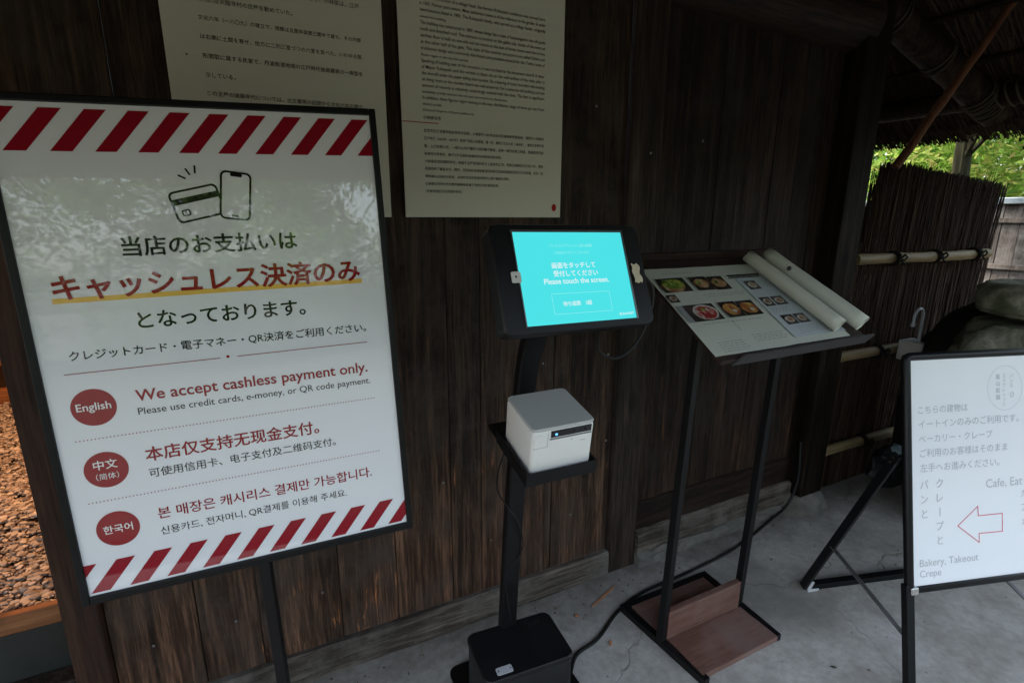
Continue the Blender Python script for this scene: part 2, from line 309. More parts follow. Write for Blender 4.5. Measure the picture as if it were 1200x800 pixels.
# ------------------------------------------------------------------ mesh helpers
class MB:
    def __init__(s): s.v = []; s.f = []; s.mi = []
    def add(s, vs_, fs, mi=0):
        o = len(s.v); s.v += [Vector(p) for p in vs_]; s.f += [[o + i for i in f] for f in fs]; s.mi += [mi] * len(fs); return s
    def from_bm(s, bm, mat=None, mi=0):
        bm.verts.index_update()
        vs_ = [(mat @ v.co) if mat else v.co.copy() for v in bm.verts]
        s.add(vs_, [[v.index for v in f.verts] for f in bm.faces], mi); bm.free(); return s
    def box(s, lo, hi, bev=0.0, mat=None, seg=2, mi=0):
        lo, hi = Vector(lo), Vector(hi); c = (lo + hi) / 2; d = hi - lo
        bm = bmesh.new(); bmesh.ops.create_cube(bm, size=1.0)
        for v in bm.verts: v.co = Vector((v.co.x * d.x, v.co.y * d.y, v.co.z * d.z)) + c
        if bev > 0: bmesh.ops.bevel(bm, geom=bm.edges[:], offset=min(bev, min(abs(x) for x in d) * 0.45), segments=seg, profile=0.5, affect='EDGES')
        return s.from_bm(bm, mat, mi)
    def rbox(s, lo, hi, r, bev=0.002, mat=None, seg=6, mi=0):      # plate with rounded corners in its local xy
        lo, hi = Vector(lo), Vector(hi)
        pts = []
        for (px, py, a0) in ((hi.x - r, hi.y - r, 0), (lo.x + r, hi.y - r, 90), (lo.x + r, lo.y + r, 180), (hi.x - r, lo.y + r, 270)):
            for k in range(seg + 1):
                a = R(a0 + 90 * k / seg); pts.append((px + r * math.cos(a), py + r * math.sin(a)))
        cxy = Vector(((lo.x + hi.x) / 2, (lo.y + hi.y) / 2)); n = len(pts); vs_ = []; rings = []
        prof = [(0, lo.z, bev), (0, lo.z + bev, 0), (0, hi.z - bev, 0), (0, hi.z, bev)] if bev else [(0, lo.z, 0), (0, hi.z, 0)]
        for (_, z, ins) in prof:
            st = len(vs_)
            for (x, y) in pts:
                dx, dy = x - cxy.x, y - cxy.y; L = math.hypot(dx, dy) or 1
                vs_.append(Vector((x - dx / L * ins, y - dy / L * ins, z)))
            rings.append(st)
        fs = []
        for a, b in zip(rings, rings[1:]):
            for i in range(n): fs.append([a + i, a + (i + 1) % n, b + (i + 1) % n, b + i])
        fs.append([rings[0] + i for i in range(n)][::-1]); fs.append([rings[-1] + i for i in range(n)])
        if mat: vs_ = [mat @ v for v in vs_]
        return s.add(vs_, fs, mi)
    def tube(s, pts, r, n=10, cap=True, mi=0):
        pts = [Vector(p) for p in pts]; rs = r if isinstance(r, (list, tuple)) else [r] * len(pts)
        vs_, fs = [], []; ref = None
        for i, p in enumerate(pts):
            d = (pts[min(i + 1, len(pts) - 1)] - pts[max(i - 1, 0)]).normalized()
            if ref is None: ref = d.orthogonal().normalized()
            ref = (ref - d * ref.dot(d)).normalized(); w = d.cross(ref)
            for k in range(n):
                a = 2 * math.pi * k / n; vs_.append(p + (ref * math.cos(a) + w * math.sin(a)) * rs[i])
        for i in range(len(pts) - 1):
            for k in range(n): fs.append([i * n + k, i * n + (k + 1) % n, (i + 1) * n + (k + 1) % n, (i + 1) * n + k])
        if cap: fs.append(list(range(n))[::-1]); fs.append([(len(pts) - 1) * n + k for k in range(n)])
        return s.add(vs_, fs, mi)
    def bar(s, a, b, w, h, up=(0, 0, 1), bev=0.0015, mi=0):            # rectangular bar from a to b
        a, b = Vector(a), Vector(b); d = b - a; L = d.length; z = d.normalized(); x = Vector(up).cross(z)
        if x.length < 1e-4: x = Vector((1, 0, 0)).cross(z)
        x.normalize(); y = z.cross(x)
        m_ = Matrix((x, y, z)).transposed().to_4x4(); m_.translation = a
        return s.box((-w / 2, -h / 2, 0), (w / 2, h / 2, L), bev, m_, 2, mi)
    def sweep(s, pts, ws, h, side, mi=0):                              # flat strap swept along pts, width along `side`
        pts = [Vector(p) for p in pts]; side = Vector(side).normalized(); vs_, fs = [], []
        for i, p in enumerate(pts):
            d = (pts[min(i + 1, len(pts) - 1)] - pts[max(i - 1, 0)]).normalized(); nn = d.cross(side).normalized(); w = ws[i] / 2
            sd = nn.cross(d).normalized()
            c = 0.004
            for (a, b) in ((-w + c, -h / 2), (w - c, -h / 2), (w, -h / 2 + c), (w, h / 2 - c), (w - c, h / 2), (-w + c, h / 2), (-w, h / 2 - c), (-w, -h / 2 + c)): vs_.append(p + sd * a + nn * b)
        for i in range(len(pts) - 1):
            for k in range(8): fs.append([i * 8 + k, i * 8 + (k + 1) % 8, (i + 1) * 8 + (k + 1) % 8, (i + 1) * 8 + k])
        fs.append(list(range(8))[::-1]); fs.append([(len(pts) - 1) * 8 + k for k in range(8)])
        return s.add(vs_, fs, mi)
    def lathe(s, prof, c, n=48, mi=0):
        c = Vector(c); vs_, fs = [], []
        for (r, z) in prof:
            for k in range(n): a = 2 * math.pi * k / n; vs_.append(c + Vector((r * math.cos(a), r * math.sin(a), z)))
        for i in range(len(prof) - 1):
            for k in range(n): fs.append([i * n + k, i * n + (k + 1) % n, (i + 1) * n + (k + 1) % n, (i + 1) * n + k])
        return s.add(vs_, fs, mi)
    def prism(s, poly, z0, z1, mat=None, mi=0):                        # xy polygon (ccw) extruded z0..z1
        n = len(poly); vs_ = [Vector((x, y, z0)) for x, y in poly] + [Vector((x, y, z1)) for x, y in poly]
        fs = [list(range(n))[::-1], [n + i for i in range(n)]] + [[i, (i + 1) % n, n + (i + 1) % n, n + i] for i in range(n)]
        if mat: vs_ = [mat @ v for v in vs_]
        return s.add(vs_, fs, mi)
    def build(s, name, mat, parent=None, smooth=False, label=None):
        me = bpy.data.meshes.new(name)
        inv = parent_world(parent).inverted() if parent else Matrix()
        me.from_pydata([inv @ v for v in s.v], [], s.f); me.update()
        for mm in (mat if isinstance(mat, list) else [mat]): me.materials.append(M[mm])
        if isinstance(mat, list):
            for p, i in zip(me.polygons, s.mi): p.material_index = i
        if smooth:
            for p in me.polygons: p.use_smooth = True
            me.set_sharp_from_angle(angle=R(38))
        o = bpy.data.objects.new(name, me); col.objects.link(o)
        if parent: o.parent = parent
        if label: o["label"] = label
        return o

def parent_world(p):
    m_ = Matrix()
    while p is not None: m_ = p.matrix_basis @ m_; p = p.parent
    return m_
def tag(o, label, cat, group=None):
    o["label"] = label; o["category"] = cat
    if group: o["group"] = group
    return o
def empty(name, loc, label, cat, group=None):
    o = bpy.data.objects.new(name, None); col.objects.link(o); o.location = loc; o.empty_display_size = 0.1
    return tag(o, label, cat, group)
def struct(o, kind="structure"): o["kind"] = kind; return o
def frame(o, u, v, n):
    m_ = Matrix((Vector(u), Vector(v), Vector(n))).transposed().to_4x4(); m_.translation = Vector(o); return m_

def glyphs(body, bold=0.0, res=3):
    c = bpy.data.curves.new("lettering", "FONT"); c.body = body; c.size = 1.0; c.resolution_u = res; c.offset = bold
    o = bpy.data.objects.new("lettering", c); col.objects.link(o)
    bpy.context.view_layer.update()
    me = bpy.data.meshes.new_from_object(o.evaluated_get(bpy.context.evaluated_depsgraph_get()))
    vs_ = [v.co.copy() for v in me.vertices]; fs = [list(p.vertices) for p in me.polygons]
    bpy.data.objects.remove(o); bpy.data.curves.remove(c); bpy.data.meshes.remove(me)
    return vs_, fs
class Ink:
    """writes each line, arrow or ring as a part of its own"""
    def __init__(s, name, mat, parent): s.a = (name, mat, parent)
def inked(fn):
    def g(mb, *a, **k):
        if isinstance(mb, Ink):
            t = MB(); fn(t, *a, **k)
            if t.v: t.build(*mb.a)
        else: fn(mb, *a, **k)
    return g
@inked
def write(mb, F, body, x0, x1, y, bold=0.0, size=None, lift=0.0006, align='fit', sy=None, heavy=0.0):
    if heavy:
        kk = (x1 - x0) / max(1, len(body)) * heavy
        for q, (dx, dy) in enumerate(((-kk, 0), (kk, 0), (0, kk * 0.8), (0, -kk * 0.8))): write(mb, F, body, x0 + dx, x1 + dx, y + dy, bold, size, lift + 0.00008 * q, align, sy)
        return
    """letters on plane frame F (x right, y up, z out); fitted between x0 and x1 unless a size is given"""
    vs_, fs = glyphs(body, bold)
    if not vs_: return
    a = min(v.x for v in vs_); b = max(v.x for v in vs_)
    if size is None: k = (x1 - x0) / (b - a); ky = sy or k
    else: k = ky = size
    off = x0 - a * k
    if align == 'center': off = (x0 + x1) / 2 - (a + b) / 2 * k
    mb.add([F @ Vector((v.x * k + off, v.y * ky + y, lift)) for v in vs_], fs)
@inked
def vwrite(mb, F, body, x, y0, y1, size, bold=0.0, lift=0.0006):
    n = len(body)
    for i, ch in enumerate(body):
        y = y0 + (y1 - y0) * i / max(1, n - 1)
        vs_, fs = glyphs(ch, bold)
        if not vs_: continue
        mx = (min(v.x for v in vs_) + max(v.x for v in vs_)) / 2; my = 0.38
        if ch == "ー": mb.add([F @ Vector((x + (v.y - my) * size, y - (v.x - mx) * size, lift)) for v in vs_], [f[::1] for f in fs])
        else: mb.add([F @ Vector((x + (v.x - mx) * size, y + (v.y - my) * size, lift)) for v in vs_], fs)
@inked
def flat(mb, F, poly, lift=0.0006):
    n = len(poly); mb.add([F @ Vector((x, y, lift)) for x, y in poly], [list(range(n))])
@inked
def stroke(mb, F, pts, w, closed=False, lift=0.0006):
    n = len(pts)
    for i in range(n if closed else n - 1):
        a = Vector(pts[i]); b = Vector(pts[(i + 1) % n]); d = (b - a).normalized() * w / 2; p = Vector((-d.y, d.x))
        flat(mb, F, [tuple(a - d - p), tuple(b + d - p), tuple(b + d + p), tuple(a - d + p)], lift + 1e-5 * (i % 2))
def roundrect(cx_, cy_, w, h, r, rot=0, n=5):
    pts = []
    for (px, py, a0) in ((w / 2 - r, h / 2 - r, 0), (-w / 2 + r, h / 2 - r, 90), (-w / 2 + r, -h / 2 + r, 180), (w / 2 - r, -h / 2 + r, 270)):
        for k in range(n + 1):
            a = R(a0 + 90 * k / n); pts.append((px + r * math.cos(a), py + r * math.sin(a)))
    c, s_ = math.cos(R(rot)), math.sin(R(rot))
    return [(cx_ + x * c - y * s_, cy_ + x * s_ + y * c) for x, y in pts]
@inked
def ring(mb, F, outer, inner, lift=0.0006):
    n = len(outer); vs_ = [F @ Vector((x, y, lift)) for x, y in outer] + [F @ Vector((x, y, lift)) for x, y in inner]
    mb.add(vs_, [[i, (i + 1) % n, n + (i + 1) % n, n + i] for i in range(n)])
def disc(cx_, cy_, rx, ry=None, n=40): ry = ry or rx; return [(cx_ + rx * math.cos(2 * math.pi * k / n), cy_ + ry * math.sin(2 * math.pi * k / n)) for k in range(n)]

# ------------------------------------------------------------------ ground
g = MB().add([(-150, -150, 0), (150, -150, 0), (150, 150, 0), (-150, 150, 0)], [[0, 1, 2, 3]]).build("ground", "earth"); struct(g)
g = MB().add([(-14, -16, 0.004), (12, -16, 0.004), (12, -0.75, 0.004), (-14, -0.75, 0.004)], [[0, 1, 2, 3]]).build("yard_ground", "yard_gravel"); struct(g)
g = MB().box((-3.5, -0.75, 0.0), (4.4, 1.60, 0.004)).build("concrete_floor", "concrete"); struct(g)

# ------------------------------------------------------------------ farmhouse
house = empty("farmhouse", (0, 1.6, 0), "old dark timber farmhouse with thatched roof and weathered board wall", "house")
rng = random.Random(3)
mb = MB()
def boards(x0, x1, z0, z1, widths, yb=1.572):
    x = x0; i = 0
    while x < x1 - 0.01:
        w = widths[i % len(widths)]; i += 1
        if x + w > x1 - 0.05: w = x1 - x
        y = yb + rng.uniform(-0.003, 0.003)
        mb.box((x + 0.0012, y, z0), (x + w - 0.0012, y + 0.022, z1), 0.002); x += w
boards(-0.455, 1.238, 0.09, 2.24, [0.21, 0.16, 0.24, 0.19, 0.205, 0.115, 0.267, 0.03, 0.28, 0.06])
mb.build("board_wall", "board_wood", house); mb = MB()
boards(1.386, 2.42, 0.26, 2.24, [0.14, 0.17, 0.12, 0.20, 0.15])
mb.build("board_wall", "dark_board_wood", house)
nl = MB().lathe([(0.0, -0.003), (0.0042, -0.0022), (0.0045, 0.0), (0.0, 0.0)], (0, 0, 0), 10)
for i, (x, z) in enumerate([(-0.36, 0.30), (-0.15, 0.30), (0.10, 0.31), (0.52, 0.60), (0.70, 0.32), (0.91, 0.98), (1.05, 0.33), (1.20, 0.98), (1.21, 0.62), (1.28, 1.42), (1.33, 1.72), (1.10, 1.86), (1.75, 1.35), (2.05, 1.30), (1.60, 1.78)]):
    k = MB(); k.v = [Vector((x + v.x, 1.5665 + v.z * (1 if z < 9 else 1), z + v.y)) for v in nl.v]; k.f = nl.f; k.mi = nl.mi
    if 1.24 < x < 1.384: k.v = [v + Vector((0, -0.020, 0)) for v in k.v]
    k.build("nail", "grey_alu", house, True)
def post(x0, x1, y0, y1, z0, z1, mat="post_wood"): return MB().box((x0, y0, z0), (x1, y1, z1), 0.006).build("post", mat, house)
post(1.240, 1.384, 1.548, 1.66, 0.0, 3.0)
post(2.395, 2.560, 1.480, 1.66, 0.10, 3.2, "soot_wood")
post(-0.535, -0.457, 1.540, 1.64, 0.0, 2.2, "red_post_wood")
post(-2.10, -1.98, 1.540, 1.64, 0.0, 3.0)
# sills
def rough_bar(name, lo, hi, mat, jit=0.006, nx=40, parent=house):
    b_ = MB(); lo, hi = Vector(lo), Vector(hi); vs_, fs = [], []
    prof = [(lo.y, lo.z), (lo.y - 0.0, (lo.z + hi.z) / 2), (lo.y, hi.z - 0.008), (lo.y + 0.010, hi.z), (hi.y, hi.z), (hi.y, lo.z)]
    for i in range(nx + 1):
        x = lo.x + (hi.x - lo.x) * i / nx
        for k, (y, z) in enumerate(prof):
            d = noise.noise(Vector((x * 3, k * 7.1, lo.z * 9))) * jit + noise.noise(Vector((x * 14, k * 3.1, 4))) * jit * 0.6
            vs_.append((x, y + (d if k < 4 else 0), z + (d * 0.7 if k in (2, 3) else 0)))
    n = len(prof)
    for i in range(nx):
        for k in range(n): fs.append([i * n + k, i * n + (k + 1) % n, (i + 1) * n + (k + 1) % n, (i + 1) * n + k])
    fs.append(list(range(n))); fs.append([nx * n + k for k in range(n)][::-1])
    b_.add(vs_, fs); return b_.build(name, mat, parent)
rough_bar("sill", (-0.46, 1.543, 0.0), (1.238, 1.60, 0.112), "sill_wood")
rough_bar("sill", (1.386, 1.556, 0.165), (2.394, 1.60, 0.295), "beam_wood")
rough_bar("sill", (1.386, 1.538, 0.055), (2.394, 1.62, 0.164), "sill_wood", 0.009)
rough_bar("foundation", (1.386, 1.520, 0.0), (2.40, 1.64, 0.056), "foundation", 0.02, 60)
fs_ = MB(); bm = bmesh.new(); bmesh.ops.create_icosphere(bm, subdivisions=3, radius=1)
for v in bm.verts: v.co = Vector((v.co.x * 0.16, v.co.y * 0.13, v.co.z * 0.11)) * (1 + 0.15 * noise.noise(v.co * 2)) + Vector((2.49, 1.555, 0.01))
fs_.from_bm(bm).build("foundation_stone", "foundation", house, True)
# log beam above the boards, plaster above it
lb = MB(); pts = []; rs = []
for i in range(24):
    x = -2.4 + 4.85 * i / 23; pts.append((x, 1.585 + 0.01 * math.sin(x * 2), 2.325 + 0.015 * math.sin(x * 1.7 + 1))); rs.append(0.118 + 0.008 * math.sin(x * 3))
lb.tube(pts, rs, 20).build("log_beam", "beam_wood", house, True)
MB().box((-2.5, 1.60, 2.38), (2.40, 1.68, 3.6)).build("plaster_panel", "plaster", house)
MB().box((-4.0, 1.58, 0.0), (-2.10, 1.66, 3.6)).build("side_wall", "post_wood", house)
mb = MB()
for k in range(22): mb.box((2.52, 1.67 + k * 0.2, 0.0), (2.545, 1.668 + (k + 1) * 0.2, 3.3), 0.002)
mb.build("end_wall", "board_wood", house)
# room behind the opening on the left: raised pebble bed, warm boards
MB().box((-2.0, 1.640, 0.405), (-0.545, 1.665, 0.462), 0.003).build("floor_edge", "warm_wood", house)
MB().box((-1.98, 1.642, 0.0), (-0.540, 1.70, 0.404), 0.006).build("step_riser", "step_stone", house)
MB().box((-1.98, 1.575, 0.225), (-0.540, 1.641, 0.262), 0.006).build("step_ledge", "post_wood", house)
rm = MB(); rm.box((-2.6, 5.0, 0.3), (0.4, 5.08, 2.7)); rm.box((-2.68, 1.72, 0.3), (-2.6, 5.0, 2.7)); rm.box((-0.44, 1.72, 0.3), (-0.36, 5.0, 2.7)); rm.box((-2.7, 1.70, 2.55), (0.5, 5.1, 2.62))
rm.build("inner_wall", "inner_wall", house)
MB().box((-2.6, 3.9, 0.40), (-0.45, 3.96, 0.50), 0.004).build("floor_edge", "warm_wood", house)
MB().box((-2.6, 1.70, 0.30), (-0.45, 5.0, 0.405)).build("bed_base", "soot", house)
lmp = bpy.data.lights.new("room_lamp", 'POINT'); lmp.energy = 21.0; lmp.color = (1.0, 0.56, 0.28); lmp.shadow_soft_size = 0.09
lo_ = bpy.data.objects.new("room_lamp", lmp); lo_.location = (-1.05, 2.65, 1.95); col.objects.link(lo_)
pb = MB(); rg = random.Random(11)
proto = bmesh.new(); bmesh.ops.create_icosphere(proto, subdivisions=1, radius=1); proto.verts.index_update()
pv = [v.co.copy() for v in proto.verts]; pf = [[v.index for v in f.verts] for f in proto.faces]; proto.free()
for i in range(18000):
    y = 1.675 + (3.88 - 1.675) * rg.random() ** 1.25; xl = -0.46 - (y - 1.6) * 0.10; x = rg.uniform(-0.56 - (y - 1.6) * 0.47, xl)
    if y < 2.3: x = rg.uniform(-1.15, -0.47)
    if i % 3 == 0: x, y = rg.uniform(-2.55, -0.47), rg.uniform(1.72, 3.88)
    s_ = 0.0038 + 0.0105 * rg.random() ** 2.2; a = rg.uniform(0, 6.28); q = Matrix.Rotation(a, 3, 'Z') @ Matrix.Rotation(rg.uniform(-.5, .5), 3, 'X')
    sc3 = (s_ * rg.uniform(0.9, 1.5), s_ * rg.uniform(0.7, 1.0), s_ * rg.uniform(0.45, 0.8))
    pos = Vector((x, y, 0.418 + rg.uniform(-0.004, 0.016)))
    pb.add([pos + q @ Vector((p.x * sc3[0], p.y * sc3[1], p.z * sc3[2])) for p in pv], pf)
o = pb.build("pebbles", "pebble", None, True); struct(o, "stuff")

# roof: two thatch slopes meeting at a hip; eaves at x = 4.1 and y = -0.5
XE, YE, ZE, SL = 4.1, 0.04, 2.0, 0.62
YL = 0.26      # the front eave hangs lower than the side eave by YL * SL
def roof_z(x, y): return ZE + SL * min(XE - x, y - YE)
roof = None
rb = MB()
T = 0.34
P = [Vector((XE, YE, ZE)), Vector((XE, 6, ZE)), Vector((XE - 5, 6, ZE + 5 * SL)), Vector((XE - 5, YE + 5, ZE + 5 * SL)), Vector((-6, YE + 5, ZE + 5 * SL)), Vector((-6, YE, ZE)), Vector((-6, YE - YL, ZE - YL * SL)), Vector((XE, YE - YL, ZE - YL * SL))]
up = Vector((0, 0, T))
v0 = P + [p + up for p in P]
rb.add(v0, [[0, 3, 2, 1], [0, 5, 4, 3], [0, 7, 6, 5], [8, 9, 10, 11], [8, 11, 12, 13], [8, 13, 14, 15], [0, 1, 9, 8], [7, 0, 8, 15], [6, 7, 15, 14], [5, 6, 14, 13], [1, 2, 10, 9], [2, 3, 4, 12, 11, 10], [4, 5, 13, 12]])
roof = rb.build("thatched_roof", "thatch", house)
# loose stalks on the underside and a shaggy eave edge
sb = MB(); rg = random.Random(5)
def stalk(a, b, r):
    a, b = Vector(a), Vector(b); d = (b - a).normalized(); x = d.orthogonal().normalized() * r; y = d.cross(x.normalized()) * r
    sb.add([a + x, a - x * .5 + y * .87, a - x * .5 - y * .87, b + x, b - x * .5 + y * .87, b - x * .5 - y * .87], [[0, 1, 4, 3], [1, 2, 5, 4], [2, 0, 3, 5]])
for i in range(5200):
    y = rg.uniform(0.4, 4.2); x = XE - rg.random() ** 1.3 * 1.9
    if y - YE < XE - x + 0.1: continue
    L = rg.uniform(0.15, 0.45); dz = rg.uniform(0.002, 0.016); j = rg.uniform(-0.035, 0.035)
    x2 = min(x + L, XE + 0.03)
    stalk((x, y, roof_z(x, y) - dz), (x2, y + j, ZE + SL * (XE - x2) - dz - rg.uniform(0, 0.012)), rg.uniform(0.0018, 0.004))
for i in range(5200):
    y = rg.uniform(0.3, 4.5); z = rg.uniform(-0.01, 0.3)
    stalk((XE - 0.12, y, ZE + z + 0.03), (XE + rg.uniform(0.0, 0.05), y + rg.uniform(-.02, .02), ZE + z - 0.012 - rg.uniform(0, 0.016)), rg.uniform(0.0014, 0.003))
for i in range(2600):
    x = rg.uniform(-3, 4.0); z = rg.uniform(-0.01, 0.3)
    stalk((x, YE - YL + 0.12, ZE - YL * SL + z + 0.03), (x + rg.uniform(-.02, .02), YE - YL - rg.uniform(0.0, 0.05), ZE - YL * SL + z - 0.035 - rg.uniform(0, 0.03)), rg.uniform(0.002, 0.0045))
so = sb.build("thatch_stalk", "thatch_stalk", roof)
so["kind"] = "stuff"
# timber carrying the eave
def log(name, a, b, r0, r1, mat, n=14, wob=0.006, k=14):
    t = MB(); a, b = Vector(a), Vector(b); pts, rs = [], []
    for i in range(k + 1):
        f = i / k; p = a.lerp(b, f); pts.append(p + Vector((noise.noise(p * 3), noise.noise(p * 3 + Vector((9, 0, 0))), noise.noise(p * 3 + Vector((0, 9, 0))))) * wob); rs.append(r0 + (r1 - r0) * f)
    t.tube(pts, rs, n); return t.build(name, mat, roof, True)
log("purlin", (3.70, -0.2, 2.12), (3.70, 5.0, 2.17), 0.055, 0.06, "rafter_wood")
log("rafter", (2.62, 1.86, 2.70), (3.80, 1.57, 2.06), 0.085, 0.075, "rafter_wood")
for (x, r) in ((3.56, 0.014), (3.28, 0.016), (3.0, 0.014), (2.75, 0.015)):
    log("bamboo_lath", (x, 0.2, ZE + SL * (XE - x) - 0.03), (x, 5.0, ZE + SL * (XE - x) - 0.025), r, r, "rafter_wood", 8, 0.012)
A_, B_ = Vector((2.62, 1.86, 2.70)), Vector((3.80, 1.57, 2.06)); d_ = (B_ - A_).normalized(); x_ = d_.orthogonal().normalized(); y_ = d_.cross(x_)
for grp in ((0.34, 0.36), (0.60, 0.62), (0.86, 0.88, 0.895, 0.91, 0.925, 0.94, 0.955)):
    rp = MB()
    for f in grp:
        c = A_.lerp(B_, f); rr = 0.088 - 0.008 * f; tilt = random.uniform(-0.25, 0.25)
        rp.tube([c + (x_ * math.cos(a) + y_ * math.sin(a)) * rr + d_ * (tilt * math.sin(a) * 0.06) for a in [2 * math.pi * k / 20 for k in range(21)]], 0.0055, 6, False)
    rp.build("rope_lashing", "straw_rope", roof, True)
rp = MB()
for f in (0.0, 0.012, 0.024, -0.02, -0.035):
    c = Vector((3.70, 1.44 + f * 4, 2.138)); rp.tube([c + Vector((math.cos(a), 0.35 * math.sin(a * 1.0), math.sin(a))) * 0.065 for a in [2 * math.pi * k / 20 for k in range(21)]], 0.0055, 6, False)
rp.build("rope_lashing", "straw_rope", roof, True)

# ------------------------------------------------------------------ wooden prop pole
pp = MB(); a, b = Vector((2.93, 1.585, 1.735)), Vector((3.29, 1.385, 2.47)); pts = [a.lerp(b, k / 12) + Vector((0.004 * math.sin(k), 0, 0.004 * math.cos(k * 1.7))) for k in range(13)]
o = pp.tube(pts, [0.021 - 0.0004 * k + (0.003 if k == 5 else 0) for k in range(13)], 12).build("prop_pole", "pole_wood", None, True)
tag(o, "reddish brown pole leaning from the reed fence top up to the thatch", "pole")

# ------------------------------------------------------------------ reed fence with bamboo rails
fence = empty("reed_fence", (3.4, 1.62, 0), "dark brushwood screen fence tied with pale bamboo rails beside the wall end", "fence")
rf = MB(); rg = random.Random(21)
for i in range(3400):
    x = rg.uniform(2.62, 4.03); top = 1.765 - 0.070 * max(0, (x - 3.0)) + rg.uniform(-0.03, 0.012)
    if rg.random() < 0.05: top += rg.uniform(0, 0.02)
    if x < 2.92: top -= (2.92 - x) * 2.7 * rg.uniform(0.8, 1.15)
    y = 1.63 + rg.uniform(-0.03, 0.035); r = rg.uniform(0.0012, 0.0036); lean = rg.uniform(-0.06, 0.20) * (1.0 if rg.random() < 0.5 else 0.4)
    z0 = rg.uniform(-0.02, 0.01) if rg.random() < 0.6 else rg.uniform(0.3, 1.0)
    pts = [(x, y, z0), (x + lean * 0.5 + rg.uniform(-.006, .006), y + rg.uniform(-.006, .006), (z0 + top) / 2), (x + lean + rg.uniform(-.01, .01), y + rg.uniform(-.01, .01), top)]
    rf.tube(pts, [r, r, r * 0.6], 4, False)
for i in range(500):     # twigs fraying at the top and the free end
    x = rg.uniform(2.9, 4.03); z = 1.745 - 0.070 * (x - 3.0); b_ = Vector((x, 1.63 + rg.uniform(-.03, .03), z - 0.1))
    rf.tube([b_, b_ + Vector((rg.uniform(-.05, .05), rg.uniform(-.02, .02), rg.uniform(0.08, 0.115)))], [0.0016, 0.0008], 3, False)
for i in range(420):
    z = rg.uniform(1.1, 1.7); b_ = Vector((3.99, 1.63 + rg.uniform(-.03, .03), z)); rf.tube([b_, b_ + Vector((rg.uniform(0.02, 0.14) * (z - 0.9), rg.uniform(-.02, .02), rg.uniform(-0.02, 0.10)))], [0.002, 0.001], 3, False)
rf.build("reed_panel", "reed", fence)
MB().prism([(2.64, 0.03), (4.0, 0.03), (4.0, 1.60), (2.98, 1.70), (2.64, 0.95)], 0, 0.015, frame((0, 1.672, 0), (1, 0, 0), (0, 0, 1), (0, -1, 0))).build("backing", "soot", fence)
for (z, x0, x1, r) in ((1.288, 2.70, 4.03, 0.028), (0.785, 2.66, 3.98, 0.027), (0.255, 2.62, 3.95, 0.027)):
    b_ = MB(); n = 46; pts, rs = [], []; nodes = [x0 + 0.07 + k * 0.31 for k in range(6)]
    for k in range(n):
        x = x0 + (x1 - x0) * k / (n - 1); pts.append((x, 1.570 + 0.003 * math.sin(x * 5), z + 0.004 * math.sin(x * 3))); rs.append(r * (1.0 + (0.09 if min(abs(x - q) for q in nodes) < 0.016 else 0)))
    rail = b_.tube(pts, rs, 14).build("bamboo_rail", "bamboo", fence, True)
    for q in (3.02, 3.42, 3.86):
        t_ = MB()
        for dx in (-0.010, 0.0, 0.010):
            t_.tube([(q + dx + 0.004 * math.sin(a), 1.570 + (r + 0.006) * math.cos(a), z + (r + 0.006) * math.sin(a)) for a in [2 * math.pi * k / 16 for k in range(17)]], 0.006, 6, False)
        for s_ in (-1, 1):
            t_.tube([(q, 1.533, z), (q + s_ * 0.022, 1.522, z + 0.022), (q + s_ * 0.045, 1.522, z + 0.008), (q + s_ * 0.025, 1.524, z - 0.008), (q, 1.530, z)], 0.0055, 6)
        t_.tube([(q - 0.006, 1.528, z), (q + 0.03, 1.525, z - 0.028), (q + 0.05, 1.53, z - 0.03)], 0.005, 6)
        t_.build("rope_tie", "rope", rail, True)

# ------------------------------------------------------------------ plank fence and trees beyond
pf_ = empty("plank_fence", (6.4, 1.8, 0), "weathered grey plank fence with a metal cap beyond the reed screen", "fence")
b_ = MB(); rg = random.Random(9); y = -0.6
while y < 6:
    w = rg.uniform(0.10, 0.16); b_.box((6.40 + rg.uniform(-.004, .004), y + 0.002, 0.05), (6.425, y + w - 0.002, 1.62), 0.003); y += w
b_.build("plank_panel", "fence_wood", pf_)
for z in (1.45, 1.02, 0.5): MB().box((6.372, -0.6, z), (6.40, 6.0, z + 0.045), 0.003).build("batten", "fence_wood", pf_)
MB().box((6.36, -0.6, 1.622), (6.47, 6.0, 1.68), 0.006).build("metal_cap", "zinc_cap", pf_)

